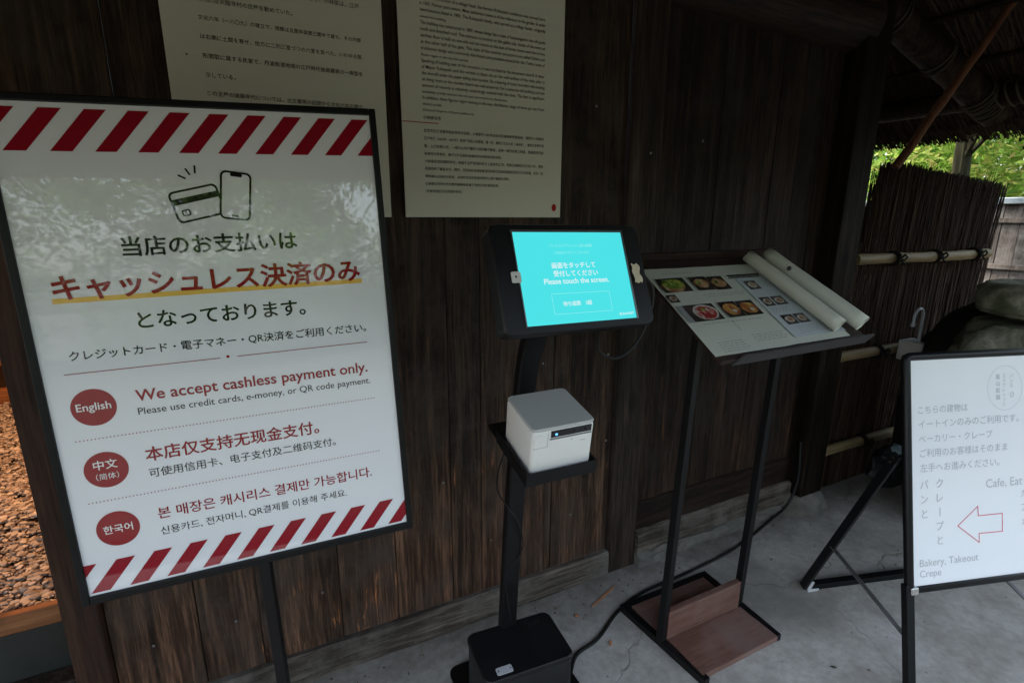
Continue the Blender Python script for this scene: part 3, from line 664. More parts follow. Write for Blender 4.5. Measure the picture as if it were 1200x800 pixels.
def leaf_cloud(mb, centres, n, spread, size, rg, flat_=0.55):
    for i in range(n):
        c, s_ = rg.choice(centres); d = Vector((rg.gauss(0, 1), rg.gauss(0, 1), rg.gauss(0, 0.55))) * spread * s_
        p = c + d; a = Vector((rg.uniform(-1, 1), rg.uniform(-1, 1), rg.uniform(-1, 1) * flat_)).normalized(); b2 = a.orthogonal().normalized()
        b2 = (Quaternion(a, rg.uniform(0, 6.28)) @ b2); L = size * rg.uniform(0.6, 1.4); w = L * 0.42
        mb.add([p - a * L * .5, p + b2 * w * .5 - a * L * .05, p + a * L * .5, p - b2 * w * .5 - a * L * .05], [[0, 1, 2, 3]])
def tree(loc, h, r, mat, seed, label, nclump=26, nleaf=9000, size=0.09, trunk_r=0.09, base=0.35, cat="tree", group=None, lean=0.0, name="garden_tree", spread=0.30):
    rg = random.Random(seed); loc = Vector(loc); t = empty(name, loc, label, cat, group)
    tk = MB(); pts = [loc + Vector((lean * f * h + 0.05 * math.sin(f * 5 + seed), 0.06 * math.sin(f * 4 + seed * 2), f * h * 0.8)) for f in [k / 9 for k in range(10)]]
    tk.tube(pts, [trunk_r * (1.25 - 0.95 * k / 9) + (0.03 if k == 0 else 0) for k in range(10)], 9)
    cs = []
    for k in range(nclump):
        a = rg.uniform(0, 6.28); f = rg.uniform(base, 1.0); rr = r * math.sqrt(rg.random()) * (1.0 - 0.45 * max(0, f - 0.55))
        c = loc + Vector((lean * f * h + rr * math.cos(a), rr * math.sin(a), f * h)); cs.append((c, rg.uniform(0.6, 1.3)))
        if k % 2 == 0:
            st = pts[min(8, max(int(f * 7), 4))]; tk.tube([st, st.lerp(c, 0.5) + Vector((0, 0, 0.1)), c], [trunk_r * 0.28, trunk_r * 0.16, 0.008], 5)
    tk.build("trunk", "bark", t, True)
    cr = MB(); leaf_cloud(cr, cs, nleaf, spread * r / 1.5, size, rg); cr.build("crown", mat, t)
    return t
# seen through the gap under the eave
tree((5.95, 2.66, 0), 5.6, 2.0, "maple_leaf", 2, "maple with mossy trunk standing just behind the reed fence gap", 36, 26000, 0.085, 0.080, 0.60, spread=0.30)
tree((9.3, 3.2, 0), 4.6, 2.2, "maple_leaf_warm", 4, "yellow green maple above the plank fence at the far right", 38, 30000, 0.10, 0.08, 0.30, spread=0.34)
tree((8.6, 5.6, 0), 4.8, 2.1, "maple_leaf", 6, "bright green maple glimpsed between the wall post and the reed fence", 36, 30000, 0.10, 0.09, 0.25, spread=0.34)
tree((12.5, 6.5, 0), 6.5, 3.2, "dark_leaf", 8, "darker tall tree furthest back behind the green maples", 36, 9000, 0.15, 0.15, 0.12, spread=0.34)
tree((13.0, 2.6, 0), 6.0, 3.0, "dark_leaf", 9, "darker tall tree behind the yellow green maple", 34, 9000, 0.15, 0.15, 0.12, spread=0.34)
# garden in front, seen reflected in the glossy sign and the jar
for i, (x, y, h, r, mt, sd, lab) in enumerate([(-3.4, -10.5, 4.4, 1.9, "dark_leaf", 31, "garden tree reflected at the left of the glossy sign"), (0.2, -12.0, 4.7, 2.1, "dark_leaf", 32, "dense dark tree reflected in the middle of the sign"),
        (3.4, -10.8, 4.3, 1.9, "dark_leaf", 33, "leafy garden tree in front of the right part of the house"), (-7.4, -11.5, 4.8, 2.2, "dark_leaf", 34, "dark broad tree at the far left of the front garden"), (7.6, -9.5, 4.3, 1.9, "dark_leaf", 35, "dark tree at the front right corner of the garden"),
        (-1.6, -13.5, 5.0, 2.2, "maple_leaf", 36, "lighter green maple furthest back in the front garden")]):
    tree((x, y, 0), h, r, mt, sd, lab, 34, 9000, 0.16, 0.10, 0.10, spread=0.34, group="trees of the front garden")

# ------------------------------------------------------------------ glazed jar, tap pillar, bag
J = Vector((3.07, 0.975, 0)); jr = Vector((0.303, -0.953, 0)); jw = Vector((0.953, 0.303, 0)); jz = Vector((0, 0, 1))
def rock(name, mat, parent, c, half, e=0.6, rough=0.05, seed=0.0, hollow=None):
    bm = bmesh.new(); bmesh.ops.create_icosphere(bm, subdivisions=5, radius=1); r_ = MB()
    for v in bm.verts:
        p = v.co.copy(); q = [math.copysign(abs(x) ** e, x) for x in p]
        k = 1 + rough * (noise.noise(p * 1.6 + Vector((seed, 0, 0))) + 0.5 * noise.noise(p * 4 + Vector((0, seed, 0))) + 0.25 * noise.noise(p * 11 + Vector((0, 0, seed))))
        x, y, z = q[0] * half[0] * k, q[1] * half[1] * k, q[2] * half[2] * k
        if hollow and p.z > 0.15:
            rr = math.hypot(x / half[0], y / half[1])
            if rr < 0.84: z -= min(1.0, (0.84 - rr) / 0.16) * hollow
        v.co = Vector(c) + jr * x + jw * y + jz * z
    return r_.from_bm(bm).build(name, mat, parent, True)
jar = empty("stone_basin", J, "mossy weathered stone basin set on a squarish base stone behind the standing board", "stone basin")
rock("basin", "mossy_stone", jar, J + jr * 0.17 + jz * 1.155, (0.40, 0.27, 0.082), 0.62, 0.07, 1.0, 0.05)
rock("base_stone", "mossy_stone", jar, J + jr * 0.10 + jz * 0.53, (0.385, 0.26, 0.53), 0.42, 0.06, 5.0)
rock("moss_fill", "mossy_stone", jar, J + jr * 0.17 + jz * 1.13, (0.31, 0.20, 0.055), 0.9, 0.10, 8.0)
bo = rock("dark_boulder", "dark_stone", None, J + jr * -0.02 + jw * 0.30 + jz * 0.50, (0.46, 0.22, 0.66), 0.92, 0.06, 3.0)
tag(bo, "black rounded boulder leaning close behind the stone basin", "boulder")
tp = empty("tap_pillar", (3.2, 1.47, 0), "grey swan neck water tap on a small pale concrete block before the reed fence", "tap")
MB().box((3.150, 1.42, 0.735), (3.275, 1.535, 0.845), 0.008).build("basin_block", "pale_concrete", tp)
MB().box((3.215, 1.45, 0.0), (3.270, 1.51, 0.735), 0.004).build("pillar", "soot_wood", tp)
pts = [(3.185, 1.455, 0.84), (3.182, 1.455, 0.985)] + [(3.140 + 0.042 * math.cos(a), 1.455, 0.985 + 0.045 * math.sin(a)) for a in [math.pi * k / 8 for k in range(1, 9)]] + [(3.098, 1.455, 0.955)]
MB().tube(pts, 0.0075, 12).tube([(3.098, 1.455, 0.956), (3.096, 1.455, 0.938)], 0.0115, 12).build("tap", "pvc", tp, True)
bm = bmesh.new(); bmesh.ops.create_icosphere(bm, subdivisions=4, radius=1)
for v in bm.verts:
    q = v.co.copy(); k = 1 + 0.22 * noise.noise(q * 2.3) + 0.09 * noise.noise(q * 6)
    v.co = Vector((q.x * 0.17 * k, q.y * 0.08 * k, max(-0.115, q.z * 0.12 * k))) + Vector((3.16, 1.46, 0.122))
bag = empty("cloth_bag", (3.16, 1.46, 0), "crumpled black bag with pale blue cloth on top at the fence foot", "bag")
MB().from_bm(bm).build("bag_body", "bag_cloth", bag, True)
bm = bmesh.new(); bmesh.ops.create_icosphere(bm, subdivisions=3, radius=1)
for v in bm.verts:
    q = v.co.copy(); k = 1 + 0.3 * noise.noise(q * 2.7 + Vector((4, 1, 2))); v.co = Vector((q.x * 0.075 * k, q.y * 0.05 * k, q.z * 0.028 * k)) + Vector((3.17, 1.43, 0.238))
MB().from_bm(bm).build("folded_cloth", "blue_cloth", bag, True)

# ------------------------------------------------------------------ information posters on the wall
def poster(name, x0, x1, z0, z1, label):
    p = empty(name, ((x0 + x1) / 2, 1.562, z0), label, "poster", "heritage posters on the wall")
    MB().box((x0, 1.558, z0), (x1, 1.563, z1), 0.001).build("sheet", "poster_paper", p)
    return p
PF = frame((0, 1.558, 0), (1, 0, 0), (0, 0, 1), (0, -1, 0))
p1 = poster("wall_poster", -0.128, 0.384, 1.494, 2.22, "cream wall poster of widely spaced Japanese text, half hidden behind the cashless sign")
ink = Ink("text_line", "poster_ink", p1)
for (z, s_, full) in ((2.028, "この建物は小林家の主屋として建てられたもので、小林家は、江戸", 1), (1.987, "時代には天龍寺村の庄屋を勤めていた。", 0), (1.948, "文化六年（一八〇九）の建立で、規模は五間半梁間三間半で建ち、その内部", 1),
                      (1.907, "は右側に土間を寄せ、他方に二列三室づつの六室を並べた、いわゆる整", 1), (1.865, "形間取に属する民家で、丹波街道地域の江戸時代後期農家の一典型を", 1), (1.823, "示している。", 0), (1.782, "この主屋の建築年代については、古文書等の記録から文化六年の建立、", 1)):
    if full: write(ink, PF, s_, -0.052, 0.324, z, 0.006)
    else: write(ink, PF, s_, -0.051, 0, z, 0.006, size=0.0121)
MB().tube([(-0.085, 1.557, 1.868), (-0.085, 1.5565, 1.868)], 0.002, 10).build("pin", "poster_ink", p1)
p2 = poster("wall_poster", 0.427, 0.962, 1.494, 2.22, "cream wall poster of dense English and Chinese text above the tablet")
ink = Ink("text_line", "poster_ink", p2)
EN = ["Built as a farmhouse of a village head, the former Kobayashi residence was moved here.", "in 1965. Former post owners. Many settlement towns is of the reference to the garden. In order", "ward became listed in 1983. The Kobayashi family, who served as a village leader, originally", "owned the building.",
      "The building was constructed in 1809, whose design has a style of Sanjusangendo that old grade", "roofs and thatched roof. The entrance is located on the gable side. Inside of the entry at", "earthen floor is built on one side and six rooms to the east of three rooms each line in two",
      "at the other half of the gate. This style of the interior structure is so called Seikei yon", "traditional design and commonly distributed and prevalent around for the Tanba route of", "Kyoto region in the late Edo period.",
      "Speaking of building year of this structure, it was inscribed by the document record. A letter", "of Mayor Kobayashi and this written in black ink on the wall surface of the main pillar is", "the doorsill under the paper sliding door pocket. Six a bearing of many recorded with existing",
      "on living room on the wooden board was well preserved. For a centuries-old building a proven", "amount of records is relatively surprisingly existed with the time. This fact is significant", "availability to help examine the rich past and trend in its distribution.",
      "In addition, these figures region belong to the very distribution stage of those go over from", "distinct as folk.", "(Cultural Property of Kyoto prefecture)"]
for i, s_ in enumerate(EN):
    z = 2.082 - i * 0.0161
    if len(s_) > 75: write(ink, PF, s_, 0.490, 0.892, z, 0.006, sy=0.0128)
    else: write(ink, PF, s_, 0.490, 0, z, 0.006, size=0.0098)
write(ink, PF, "小林家住宅", 0.490, 0, 1.771, 0.012, size=0.0108)
ZH = ["此住宅位于京都府指定有形文化财，小林家于1965年由右京区嵯峨移筑至此地，其原为小林家的", "江户时代（1603年—1867年）曾担任村役人的家族，是一栋，建筑于文化六年（1809年），建筑为茅草屋顶", "面，入口在侧入式，一侧为土间于整形六间的整齐格局，这种一般为农家之构造，是典型的丹波", "街道地方民家的，属于江户后期民家建筑的实例而被保存流传。",
      "小林家住宅的建筑年代，依据于主屋发现的柱子上留有的墨书，而其记录推定为文化六年，同时", "所留存的了解其年代，同时，住宅的形式保留着当时的样式而具有极高的历史与文化价值，实为一处", "得到确认记录的古民家，此种形式也在民家的研究上是为重要的资料。", "小林家住宅所在的京都的嵯峨地区属于当地分布的典型民家。", "（京都府指定文化财保护单位）"]
for i, s_ in enumerate(ZH):
    z = 1.736 - i * 0.0212
    if len(s_) > 40: write(ink, PF, s_, 0.490, 0.892, z, 0.008, sy=0.0100)
    else: write(ink, PF, s_, 0.490, 0, z, 0.008, size=0.0092)
rd = MB(); flat(rd, PF, [(0.427, 1.7590), (0.536, 1.7600), (0.536, 1.7622), (0.427, 1.7612)], 0.0008); rd.build("red_line", "poster_red", p2)
rd = MB(); flat(rd, PF, disc(0.936, 1.526, 0.009, 0.012, 20), 0.0008); rd.build("red_seal", "poster_red", p2)

# ------------------------------------------------------------------ cashless payment sign on a pole stand
SO = Vector((-0.0470, 1.1120, 1.2440)); su = Vector((0.996, -0.078, 0.028)).normalized(); sv = Vector((-0.025, 0.074, 0.997)); sv = (sv - su * sv.dot(su)).normalized(); sn = su.cross(sv)
SF = frame(SO, su, sv, sn)
sign = empty("payment_sign", (-0.02, 1.12, 0.004), "large framed red and white cashless payment sign on a black pole stand", "sign stand")
W2, H2 = 0.311, 0.453
MB().box((-W2 + .006, -H2 + .006, -0.014), (W2 - .006, H2 - .006, 0.0), 0.0, SF).build("sign_panel", "panel_white", sign)
fr = MB(); fw = 0.0125
fr.box((-W2, -H2, -0.018), (-W2 + fw, H2, 0.006), 0.002, SF); fr.box((W2 - fw, -H2, -0.018), (W2, H2, 0.006), 0.002, SF)
fr.box((-W2 + fw, H2 - fw, -0.018), (W2 - fw, H2, 0.0058), 0.002, SF); fr.box((-W2 + fw, -H2, -0.018), (W2 - fw, -H2 + fw * 1.3, 0.0058), 0.002, SF)
fr.build("frame", "black_alu", sign)
IW = W2 - fw
def clip_par(x_tl, w, vt, vb, shift):
    poly = [(x_tl, vt), (x_tl + w, vt), (x_tl + w + shift, vb), (x_tl + shift, vb)]
    for lim, sgn in ((-IW, 1), (IW, -1)):
        out = []
        for i in range(len(poly)):
            a, b = poly[i], poly[(i + 1) % len(poly)]; ia, ib = (a[0] - lim) * sgn >= 0, (b[0] - lim) * sgn >= 0
            if ia: out.append(a)
            if ia != ib: f = (lim - a[0]) / (b[0] - a[0]); out.append((lim, a[1] + (b[1] - a[1]) * f))
        poly = out
        if not poly: return None
    return poly
st, st2 = MB(), MB()
for k in range(-2, 11):
    p = clip_par(-0.2285 + 0.0616 * k, 0.0305, 0.432, 0.364, -0.057)
    if p: flat(st2, SF, p[::-1], 0.0007)
    p = clip_par(-0.247 + 0.0613 * k, 0.0300, -0.374, -0.432, -0.048)
    if p: flat(st, SF, p[::-1], 0.0007)
st.build("stripe_band", "red_ink", sign); st2.build("stripe_band", "red_ink", sign)
bk, rd, wt, yl = Ink("black_lettering", "black_ink", sign), Ink("red_lettering", "red_ink", sign), Ink("white_lettering", "white_ink", sign), MB()
flat(yl, SF, [(-0.2625, 0.1125), (0.2535, 0.1125), (0.2535, 0.1215), (-0.2625, 0.1215)], 0.0005); yl.build("underline", "yellow_ink", sign)
write(bk, SF, "当店のお支払いは", -0.1495, 0.1371, 0.1905, 0.004, heavy=0.016)
write(rd, SF, "キャッシュレス決済のみ", -0.2588, 0.2501, 0.1215, 0.010, lift=0.0009, heavy=0.018)
write(bk, SF, "となっております。", -0.1453, 0.138, 0.0600, 0.004, heavy=0.016)
write(bk, SF, "クレジットカード・電子マネー・QR決済をご利用ください。", -0.2551, 0.2520, 0.0125, 0.0, heavy=0.012)
rl = Ink("rule_line", "red_ink", sign)
flat(rl, SF, [(-0.2677, -0.0127), (-0.0242, -0.0127), (-0.0242, -0.0113), (-0.2677, -0.0113)]); flat(rl, SF, [(0.0052, -0.0127), (0.2515, -0.0127), (0.2515, -0.0113), (0.0052, -0.0113)]); flat(rl, SF, disc(-0.0108, -0.0105, 0.0028, None, 14))
write(rd, SF, "We accept cashless payment only.", -0.1696, 0.2464, -0.0750, 0.016)
write(bk, SF, "Please use credit cards, e-money, or QR code payment.", -0.1701, 0.2495, -0.1010, 0.002)
write(rd, SF, "本店仅支持无现金支付。", -0.1711, 0.136, -0.1905, 0.0, heavy=0.022)
write(bk, SF, "可使用信用卡、电子支付及二维码支付。", -0.1709, 0.166, -0.2240, 0.005)
write(rd, SF, "본 매장은 캐시리스 결제만 가능합니다.", -0.1686, 0.2325, -0.3090, 0.0, heavy=0.018)
write(bk, SF, "신용카드, 전자머니, QR결제를 이용해 주세요.", -0.1692, 0.1763, -0.3430, 0.003)
for cyy in (-0.0762, -0.1957, -0.3133): flat(Ink("language_disc", "red_ink", sign), SF, disc(-0.2345, cyy, 0.0342, None, 48), 0.0005)
write(wt, SF, "English", -0.2605, -0.2085, -0.0810, 0.012, lift=0.0012)
write(wt, SF, "中文", -0.2530, -0.2160, -0.1925, 0.012, lift=0.0012); write(wt, SF, "（简体）", -0.2520, -0.2170, -0.2130, 0.0, lift=0.0012)
write(wt, SF, "한국어", -0.2575, -0.2115, -0.3195, 0.012, lift=0.0012)
for (v_, xa, xb) in ((-0.135, -0.2705, 0.2535), (-0.2552, -0.2707, 0.2527)):
    n = 92; dl = MB()
    for k in range(n): x = xa + (xb - xa) * k / (n - 1); flat(dl, SF, disc(x, v_, 0.0012, None, 6))
    dl.build("dotted_line", "red_ink", sign)
# card and phone pictogram (no code drawn on the phone)
bk = Ink("pictogram", "black_ink", sign)
ca = 12.5; cc0 = (-0.0225, 0.2765)
ring(bk, SF, roundrect(*cc0, 0.0815, 0.0565, 0.009, ca), roundrect(*cc0, 0.0745, 0.0495, 0.0065, ca))
def rotp(px, py): c, s_ = math.cos(R(ca)), math.sin(R(ca)); return (cc0[0] + px * c - py * s_, cc0[1] + px * s_ + py * c)
flat(bk, SF, [rotp(-0.0385, 0.004), rotp(0.0385, 0.004), rotp(0.0385, 0.0145), rotp(-0.0385, 0.0145)], 0.0007)
flat(bk, SF, [(x, y) for x, y in roundrect(*rotp(-0.0225, -0.0115), 0.0135, 0.0115, 0.003, ca)], 0.0007)
ch = Ink("pictogram_ground", "panel_white", sign)
for q in (-0.0030, 0.0030): flat(ch, SF, roundrect(*rotp(-0.0225 + q, -0.0115), 0.0032, 0.0060, 0.0012, ca), 0.0012)
flat(ch, SF, roundrect(0.0415, 0.289, 0.048, 0.083, 0.008, -8), 0.0009)
ring(bk, SF, roundrect(0.0415, 0.289, 0.0520, 0.0875, 0.010, -8), roundrect(0.0415, 0.289, 0.0450, 0.0805, 0.007, -8), 0.0012)
flat(bk, SF, roundrect(0.0470, 0.3265, 0.020, 0.0065, 0.003, -8), 0.0013); flat(bk, SF, roundrect(0.0363, 0.2525, 0.0115, 0.0038, 0.0015, -8), 0.0013)
for a, b in (((-0.0453, 0.3256), (-0.0362, 0.3206)), ((-0.033, 0.3366), (-0.0284, 0.3276)), ((-0.0184, 0.3419), (-0.0192, 0.3306))): stroke(bk, SF, [a, b], 0.0028)
MB().bar((-0.021, 1.118, 0.02), (-0.042, 1.122, 0.95), 0.032, 0.022).build("pole", "black_steel", sign)
MB().rbox((-0.20, 0.95, 0.004), (0.16, 1.29, 0.014), 0.03, 0.002).build("base_plate", "black_steel", sign)

# ------------------------------------------------------------------ tablet kiosk
kiosk = empty("tablet_kiosk", (0.62, 1.25, 0.004), "black reception tablet on a curved stand showing a turquoise touch screen", "kiosk")
TO = Vector((0.444, 0.896, 1.4665)); tu = Vector((1.0, -0.0097, -0.0135)).normalized(); tvv = Vector((0.017, 0.396, 0.918)); tvv = (tvv - tu * tvv.dot(tu)).normalized(); tn = tu.cross(tvv)
TF = frame(TO, tu, tvv, tn)
case = MB().rbox((-0.046, -0.197, -0.034), (0.299, 0.018, 0.006), 0.018, 0.004, TF, 8)
case = case.build("tablet_case", "tablet_case", kiosk, True)
bz = MB(); SW, SH = 0.2505, -0.1815
bz.box((-0.004, 0.0, 0.0065), (SW + 0.004, 0.0045, 0.0095), 0, TF); bz.box((SW, SH - 0.002, 0.0065), (SW + 0.004, -0.0002, 0.0095), 0, TF); bz.box((-0.0025, SH - 0.002, 0.0065), (-0.0002, -0.0002, 0.0085), 0, TF)
bz.build("screen_rim", "grey_alu", case)
scr = MB().box((0, SH, 0.0062), (SW, 0, 0.0078), 0, TF).build("screen", "screen_cyan", case)
t1, t2 = Ink("screen_lettering", "screen_white", scr), Ink("screen_lettering", "screen_pale", scr)
write(t2, TF, "パンとエスプレッソと嵐山庭園", 0.0746, 0.1729, -0.0300, 0.004, lift=0.0082)
write(t2, TF, "ご来店ありがとうございます", 0.0824, 0.1647, -0.0440, 0.004, lift=0.0082)
write(t1, TF, "画面をタッチして", 0.0727, 0.1732, -0.0722, 0.014, lift=0.0082)
write(t1, TF, "受付してください", 0.0736, 0.1757, -0.0885, 0.014, lift=0.0082)
write(t1, TF, "Please touch the screen.", 0.0502, 0.1994, -0.1038, 0.012, lift=0.0082)
write(t1, TF, "待ち組数　3組", 0.0834, 0.1489, -0.1475, 0.01, lift=0.0082)
write(t1, TF, "AirWAIT", 0.2170, 0.2450, -0.1740, 0.01, lift=0.0082); ring(t1, TF, disc(0.2125, -0.1715, 0.0030, None, 16), disc(0.2125, -0.1715, 0.0018, None, 16), 0.0082)
stroke(t2, TF, [(0.0615, -0.1232), (0.1945, -0.1232), (0.1945, -0.1630), (0.0615, -0.1630)], 0.0009, True, 0.0082)
tb = MB(); tb.rbox((-0.0165, -0.0985, 0.0062), (0.003, -0.0770, 0.010), 0.003, 0.001, TF); tb.build("white_tab", "white_tab", case)
tb = MB(); tb.rbox((-0.0095, -0.0895, 0.0101), (-0.0065, -0.0855, 0.0106), 0.0012, 0, TF); tb.build("tab_hole", "gloss_black", case)
tp_ = MB(); rg = random.Random(2); gx, gy = 5, 8; vs_ = []
for j in range(gy + 1):
    for i in range(gx + 1):
        x = 0.2575 + 0.0185 * i / gx + 0.002 * math.sin(j * 1.3) + (0.004 * (j / gy)); y = -0.070 - 0.040 * j / gy + 0.002 * math.sin(i * 2.0)
        vs_.append(TF @ Vector((x, y, 0.0105 + 0.003 * noise.noise(Vector((i * .7, j * .6, 1))) + 0.002)))
tp_.add(vs_, [[j * (gx + 1) + i, j * (gx + 1) + i + 1, (j + 1) * (gx + 1) + i + 1, (j + 1) * (gx + 1) + i] for j in range(gy) for i in range(gx)]); tp_.build("masking_tape", "tape", case, True)
# post: leans forward, then bends to the back of the tablet
def spl(ctrl, n=8):
    out = []; c = [Vector(p) for p in ctrl]; c = [c[0] * 2 - c[1]] + c + [c[-1] * 2 - c[-2]]
    for i in range(1, len(c) - 2):
        for k in range(n):
            t = k / n; p0, p1, p2, p3 = c[i - 1:i + 3]
            out.append(0.5 * ((2 * p1) + (p2 - p0) * t + (2 * p0 - 5 * p1 + 4 * p2 - p3) * t * t + (3 * p1 - p0 - 3 * p2 + p3) * t ** 3))
    out.append(c[-2]); return out
pts = spl([(0.612, 1.268, 0.02), (0.606, 1.232, 0.30), (0.600, 1.180, 0.70), (0.597, 1.135, 0.98), (0.596, 1.098, 1.15), (0.592, 1.04, 1.25), (0.586, 0.96, 1.32), (0.580, 0.885, 1.365)])
n_ = len(pts); MB().sweep(pts, [0.052 + 0.03 * max(0, (k / n_ - 0.45)) for k in range(n_)], 0.030, (1, 0, 0)).build("post", "black_steel", kiosk, True)
MB().rbox((0.455, 1.075, 0.004), (0.825, 1.385, 0.016), 0.03, 0.002).build("base_plate", "black_steel", kiosk, True)
# printer frame of reference: measured slope of the tray
pY, pP, pR_ = R(-4.0), R(10.3), R(-1.4)
PRm = Matrix.Translation((0.502, 0.913, 0.946)) @ (Matrix.Rotation(pY, 4, 'Z') @ Matrix.Rotation(pP, 4, 'X') @ Matrix.Rotation(pR_, 4, 'Y'))
tr = MB(); w_, d_ = 0.152, 0.152
tr.box((-0.012, -0.012, -0.020), (w_ + 0.008, d_ + 0.085, -0.0125), 0.001, PRm)
tr.box((-0.014, -0.014, -0.022), (w_ + 0.010, -0.010, 0.012), 0.001, PRm); tr.box((-0.014, -0.0095, -0.022), (-0.010, d_ + 0.02, 0.012), 0.001, PRm); tr.box((w_ + 0.006, -0.0095, -0.022), (w_ + 0.010, d_ + 0.02, 0.012), 0.001, PRm)
tr.build("printer_tray", "black_steel", kiosk)
MB().tube(spl([TF @ Vector((0.17, -0.196, -0.015)), (0.665, 0.90, 1.212), (0.715, 0.90, 1.190), (0.770, 0.90, 1.222), (0.802, 0.90, 1.285), (0.806, 0.90, 1.335), (0.79, 0.905, 1.362), (0.755, 0.915, 1.378), (0.725, 0.935, 1.375)], 8), 0.0033, 8).build("tablet_cable", "cable", kiosk, True)
MB().tube(spl([PRm @ Vector((-0.004, 0.13, -0.02)), (0.505, 1.08, 0.88), (0.52, 1.12, 0.80), (0.565, 1.16, 0.72), (0.60, 1.155, 0.66), (0.628, 1.18, 0.55), (0.585, 1.20, 0.45), (0.60, 1.20, 0.30)], 8), 0.0022, 7).build("printer_cable", "cable", kiosk, True)

# receipt printer standing on the tray
pr = empty("receipt_printer", PRm @ Vector((w_ / 2, d_ / 2, -0.0125)), "small white cube receipt printer with blue power light on the kiosk tray", "printer")
hz = 0.114
MB().box((0, 0, -0.012), (w_, d_, hz - 0.006), 0.009, PRm, 4).build("printer_body", "white_plastic", pr, True)
MB().rbox((-0.0005, -0.001, hz - 0.0075), (w_ + 0.0005, d_ + 0.0005, hz), 0.012, 0.0022, PRm, 6).build("printer_lid", "lid_plastic", pr, True)
FFm = PRm @ frame((0, 0, 0), (1, 0, 0), (0, 0, 1), (0, -1, 0))
pn = MB().box((0.044, hz - 0.0265, -0.003), (w_ - 0.008, hz - 0.0105, 0.0012), 0.0005, FFm).build("control_strip", "gloss_black", pr)
MB().tube([FFm @ Vector((0.0565, hz - 0.0190, 0.001)), FFm @ Vector((0.0565, hz - 0.0190, 0.0022))], 0.0030, 14).build("power_light", "led_blue", pn)
b_ = MB()
for x in (0.100, 0.127): b_.tube([FFm @ Vector((x, hz - 0.018, 0.001)), FFm @ Vector((x, hz - 0.018, 0.0018))], 0.0026, 12)
b_.build("button", "black_steel", pn)
MB().box((0.042, hz - 0.0315, 0.0002), (w_ - 0.007, hz - 0.0285, 0.0022), 0.0008, FFm).build("tear_bar", "grey_alu", pr)
lv = MB(); lv.box((0.004, hz - 0.047, 0.0002), (0.036, hz - 0.0155, 0.0018), 0.0009, FFm); lv.build("cover_lever", "white_plastic", pr)
lv = MB()
for (a, b) in (((0.0035, hz - 0.0485, 0.0001), (0.0375, hz - 0.0472, 0.0007)), ((0.0362, hz - 0.0470, 0.0001), (0.0372, hz - 0.0150, 0.0007))): lv.box(a, b, 0, FFm)
lv.build("lever_gap", "menu_grey", pr)
lv = MB(); flat(lv, FFm, roundrect(0.125, hz - 0.047, 0.013, 0.0022, 0.001), 0.0004); flat(lv, FFm, roundrect(0.096, hz - 0.040, 0.004, 0.003, 0.001), 0.0004); lv.build("embossed_mark", "lid_plastic", pr)

# black bin in front of the post
BM_ = Matrix.Translation((0.604, 1.150, 0.0)) @ Matrix.Rotation(R(-4.5), 4, 'Z')
bn = empty("plastic_bin", (0.604, 1.15, 0.016), "black plastic box with rounded corners and a small metal plate before the kiosk post", "box")
MB().rbox((-0.136, -0.092, 0.0165), (0.136, 0.092, 0.232), 0.022, 0.003, BM_, 8).build("bin_body", "black_plastic", bn, True)
MB().rbox((-0.139, -0.095, 0.2325), (0.139, 0.095, 0.252), 0.024, 0.004, BM_, 8).build("bin_lid", "black_plastic", bn, True)
MB().rbox((0.055, 0.052, 0.2522), (0.098, 0.074, 0.2530), 0.003, 0, BM_).build("lid_slot", "gloss_black", bn)
MB().rbox((-0.098, -0.081, 0.2522), (-0.050, -0.056, 0.2542), 0.005, 0.0005, BM_).build("name_plate", "label_plate", bn)
b_ = MB()
for x in (-0.092, -0.056): b_.tube([BM_ @ Vector((x, -0.0685, 0.2543)), BM_ @ Vector((x, -0.0685, 0.2549))], 0.0018, 8)
b_.build("rivet", "gloss_black", bn)

# ------------------------------------------------------------------ menu stand
ms = empty("menu_stand", (1.385, 1.15, 0.004), "tall black tube menu stand with sloping top and wooden foot boards", "menu stand")
zb = 0.017
fb = MB(); q = 0.026
for (a, b) in (((1.163, 1.352), (1.198, 0.955)), ((1.590, 1.352), (1.572, 0.975))): fb.bar((*a, zb), (*b, zb), q, q)
fb.bar((1.176, 1.340, zb), (1.578, 1.340, zb), q, q * 0.95)
fb.build("base_frame", "black_steel", ms)
for (a, b) in (((1.178, 1.151), (1.236, 1.160)), ((1.572, 1.158), (1.628, 1.160))): MB().bar((*a, 0.030), (*b, 1.195), q, q).build("leg", "black_steel", ms)
MB().box((1.196, 0.972, 0.010), (1.563, 1.138, 0.0305), 0.0015).build("foot_board", "laminate", ms)
MB().box((1.188, 1.165, 0.010), (1.566, 1.325, 0.0300), 0.0015).build("foot_board", "laminate", ms)
MB().box((1.195, 1.139, 0.010), (1.556, 1.162, 0.142), 0.0015).build("upright_board", "laminate", ms)
MO = Vector((1.107, 0.97, 1.13)); ta = R(32.2); MF = frame(MO, (1, 0, 0), (0, math.cos(ta), math.sin(ta)), (0, -math.sin(ta), math.cos(ta)))
MB().box((0.012, -0.016, -0.022), (0.675, 0.440, -0.006), 0.0015, MF).build("sloping_top", "dark_laminate", ms)
MB().prism([(0.060, -0.024), (0.672, -0.024), (0.687, 0.002), (0.687, 0.012), (0.085, 0.012)], 0, 0.006, MF @ frame((0, -0.017, 0.0), (1, 0, 0), (0, 0, 1), (0, -1, 0))).build("front_lip", "lip_grey", ms)
MB().box((0.012, 0.436, -0.006), (0.675, 0.447, 0.018), 0.0015, MF).build("back_lip", "dark_laminate", ms)

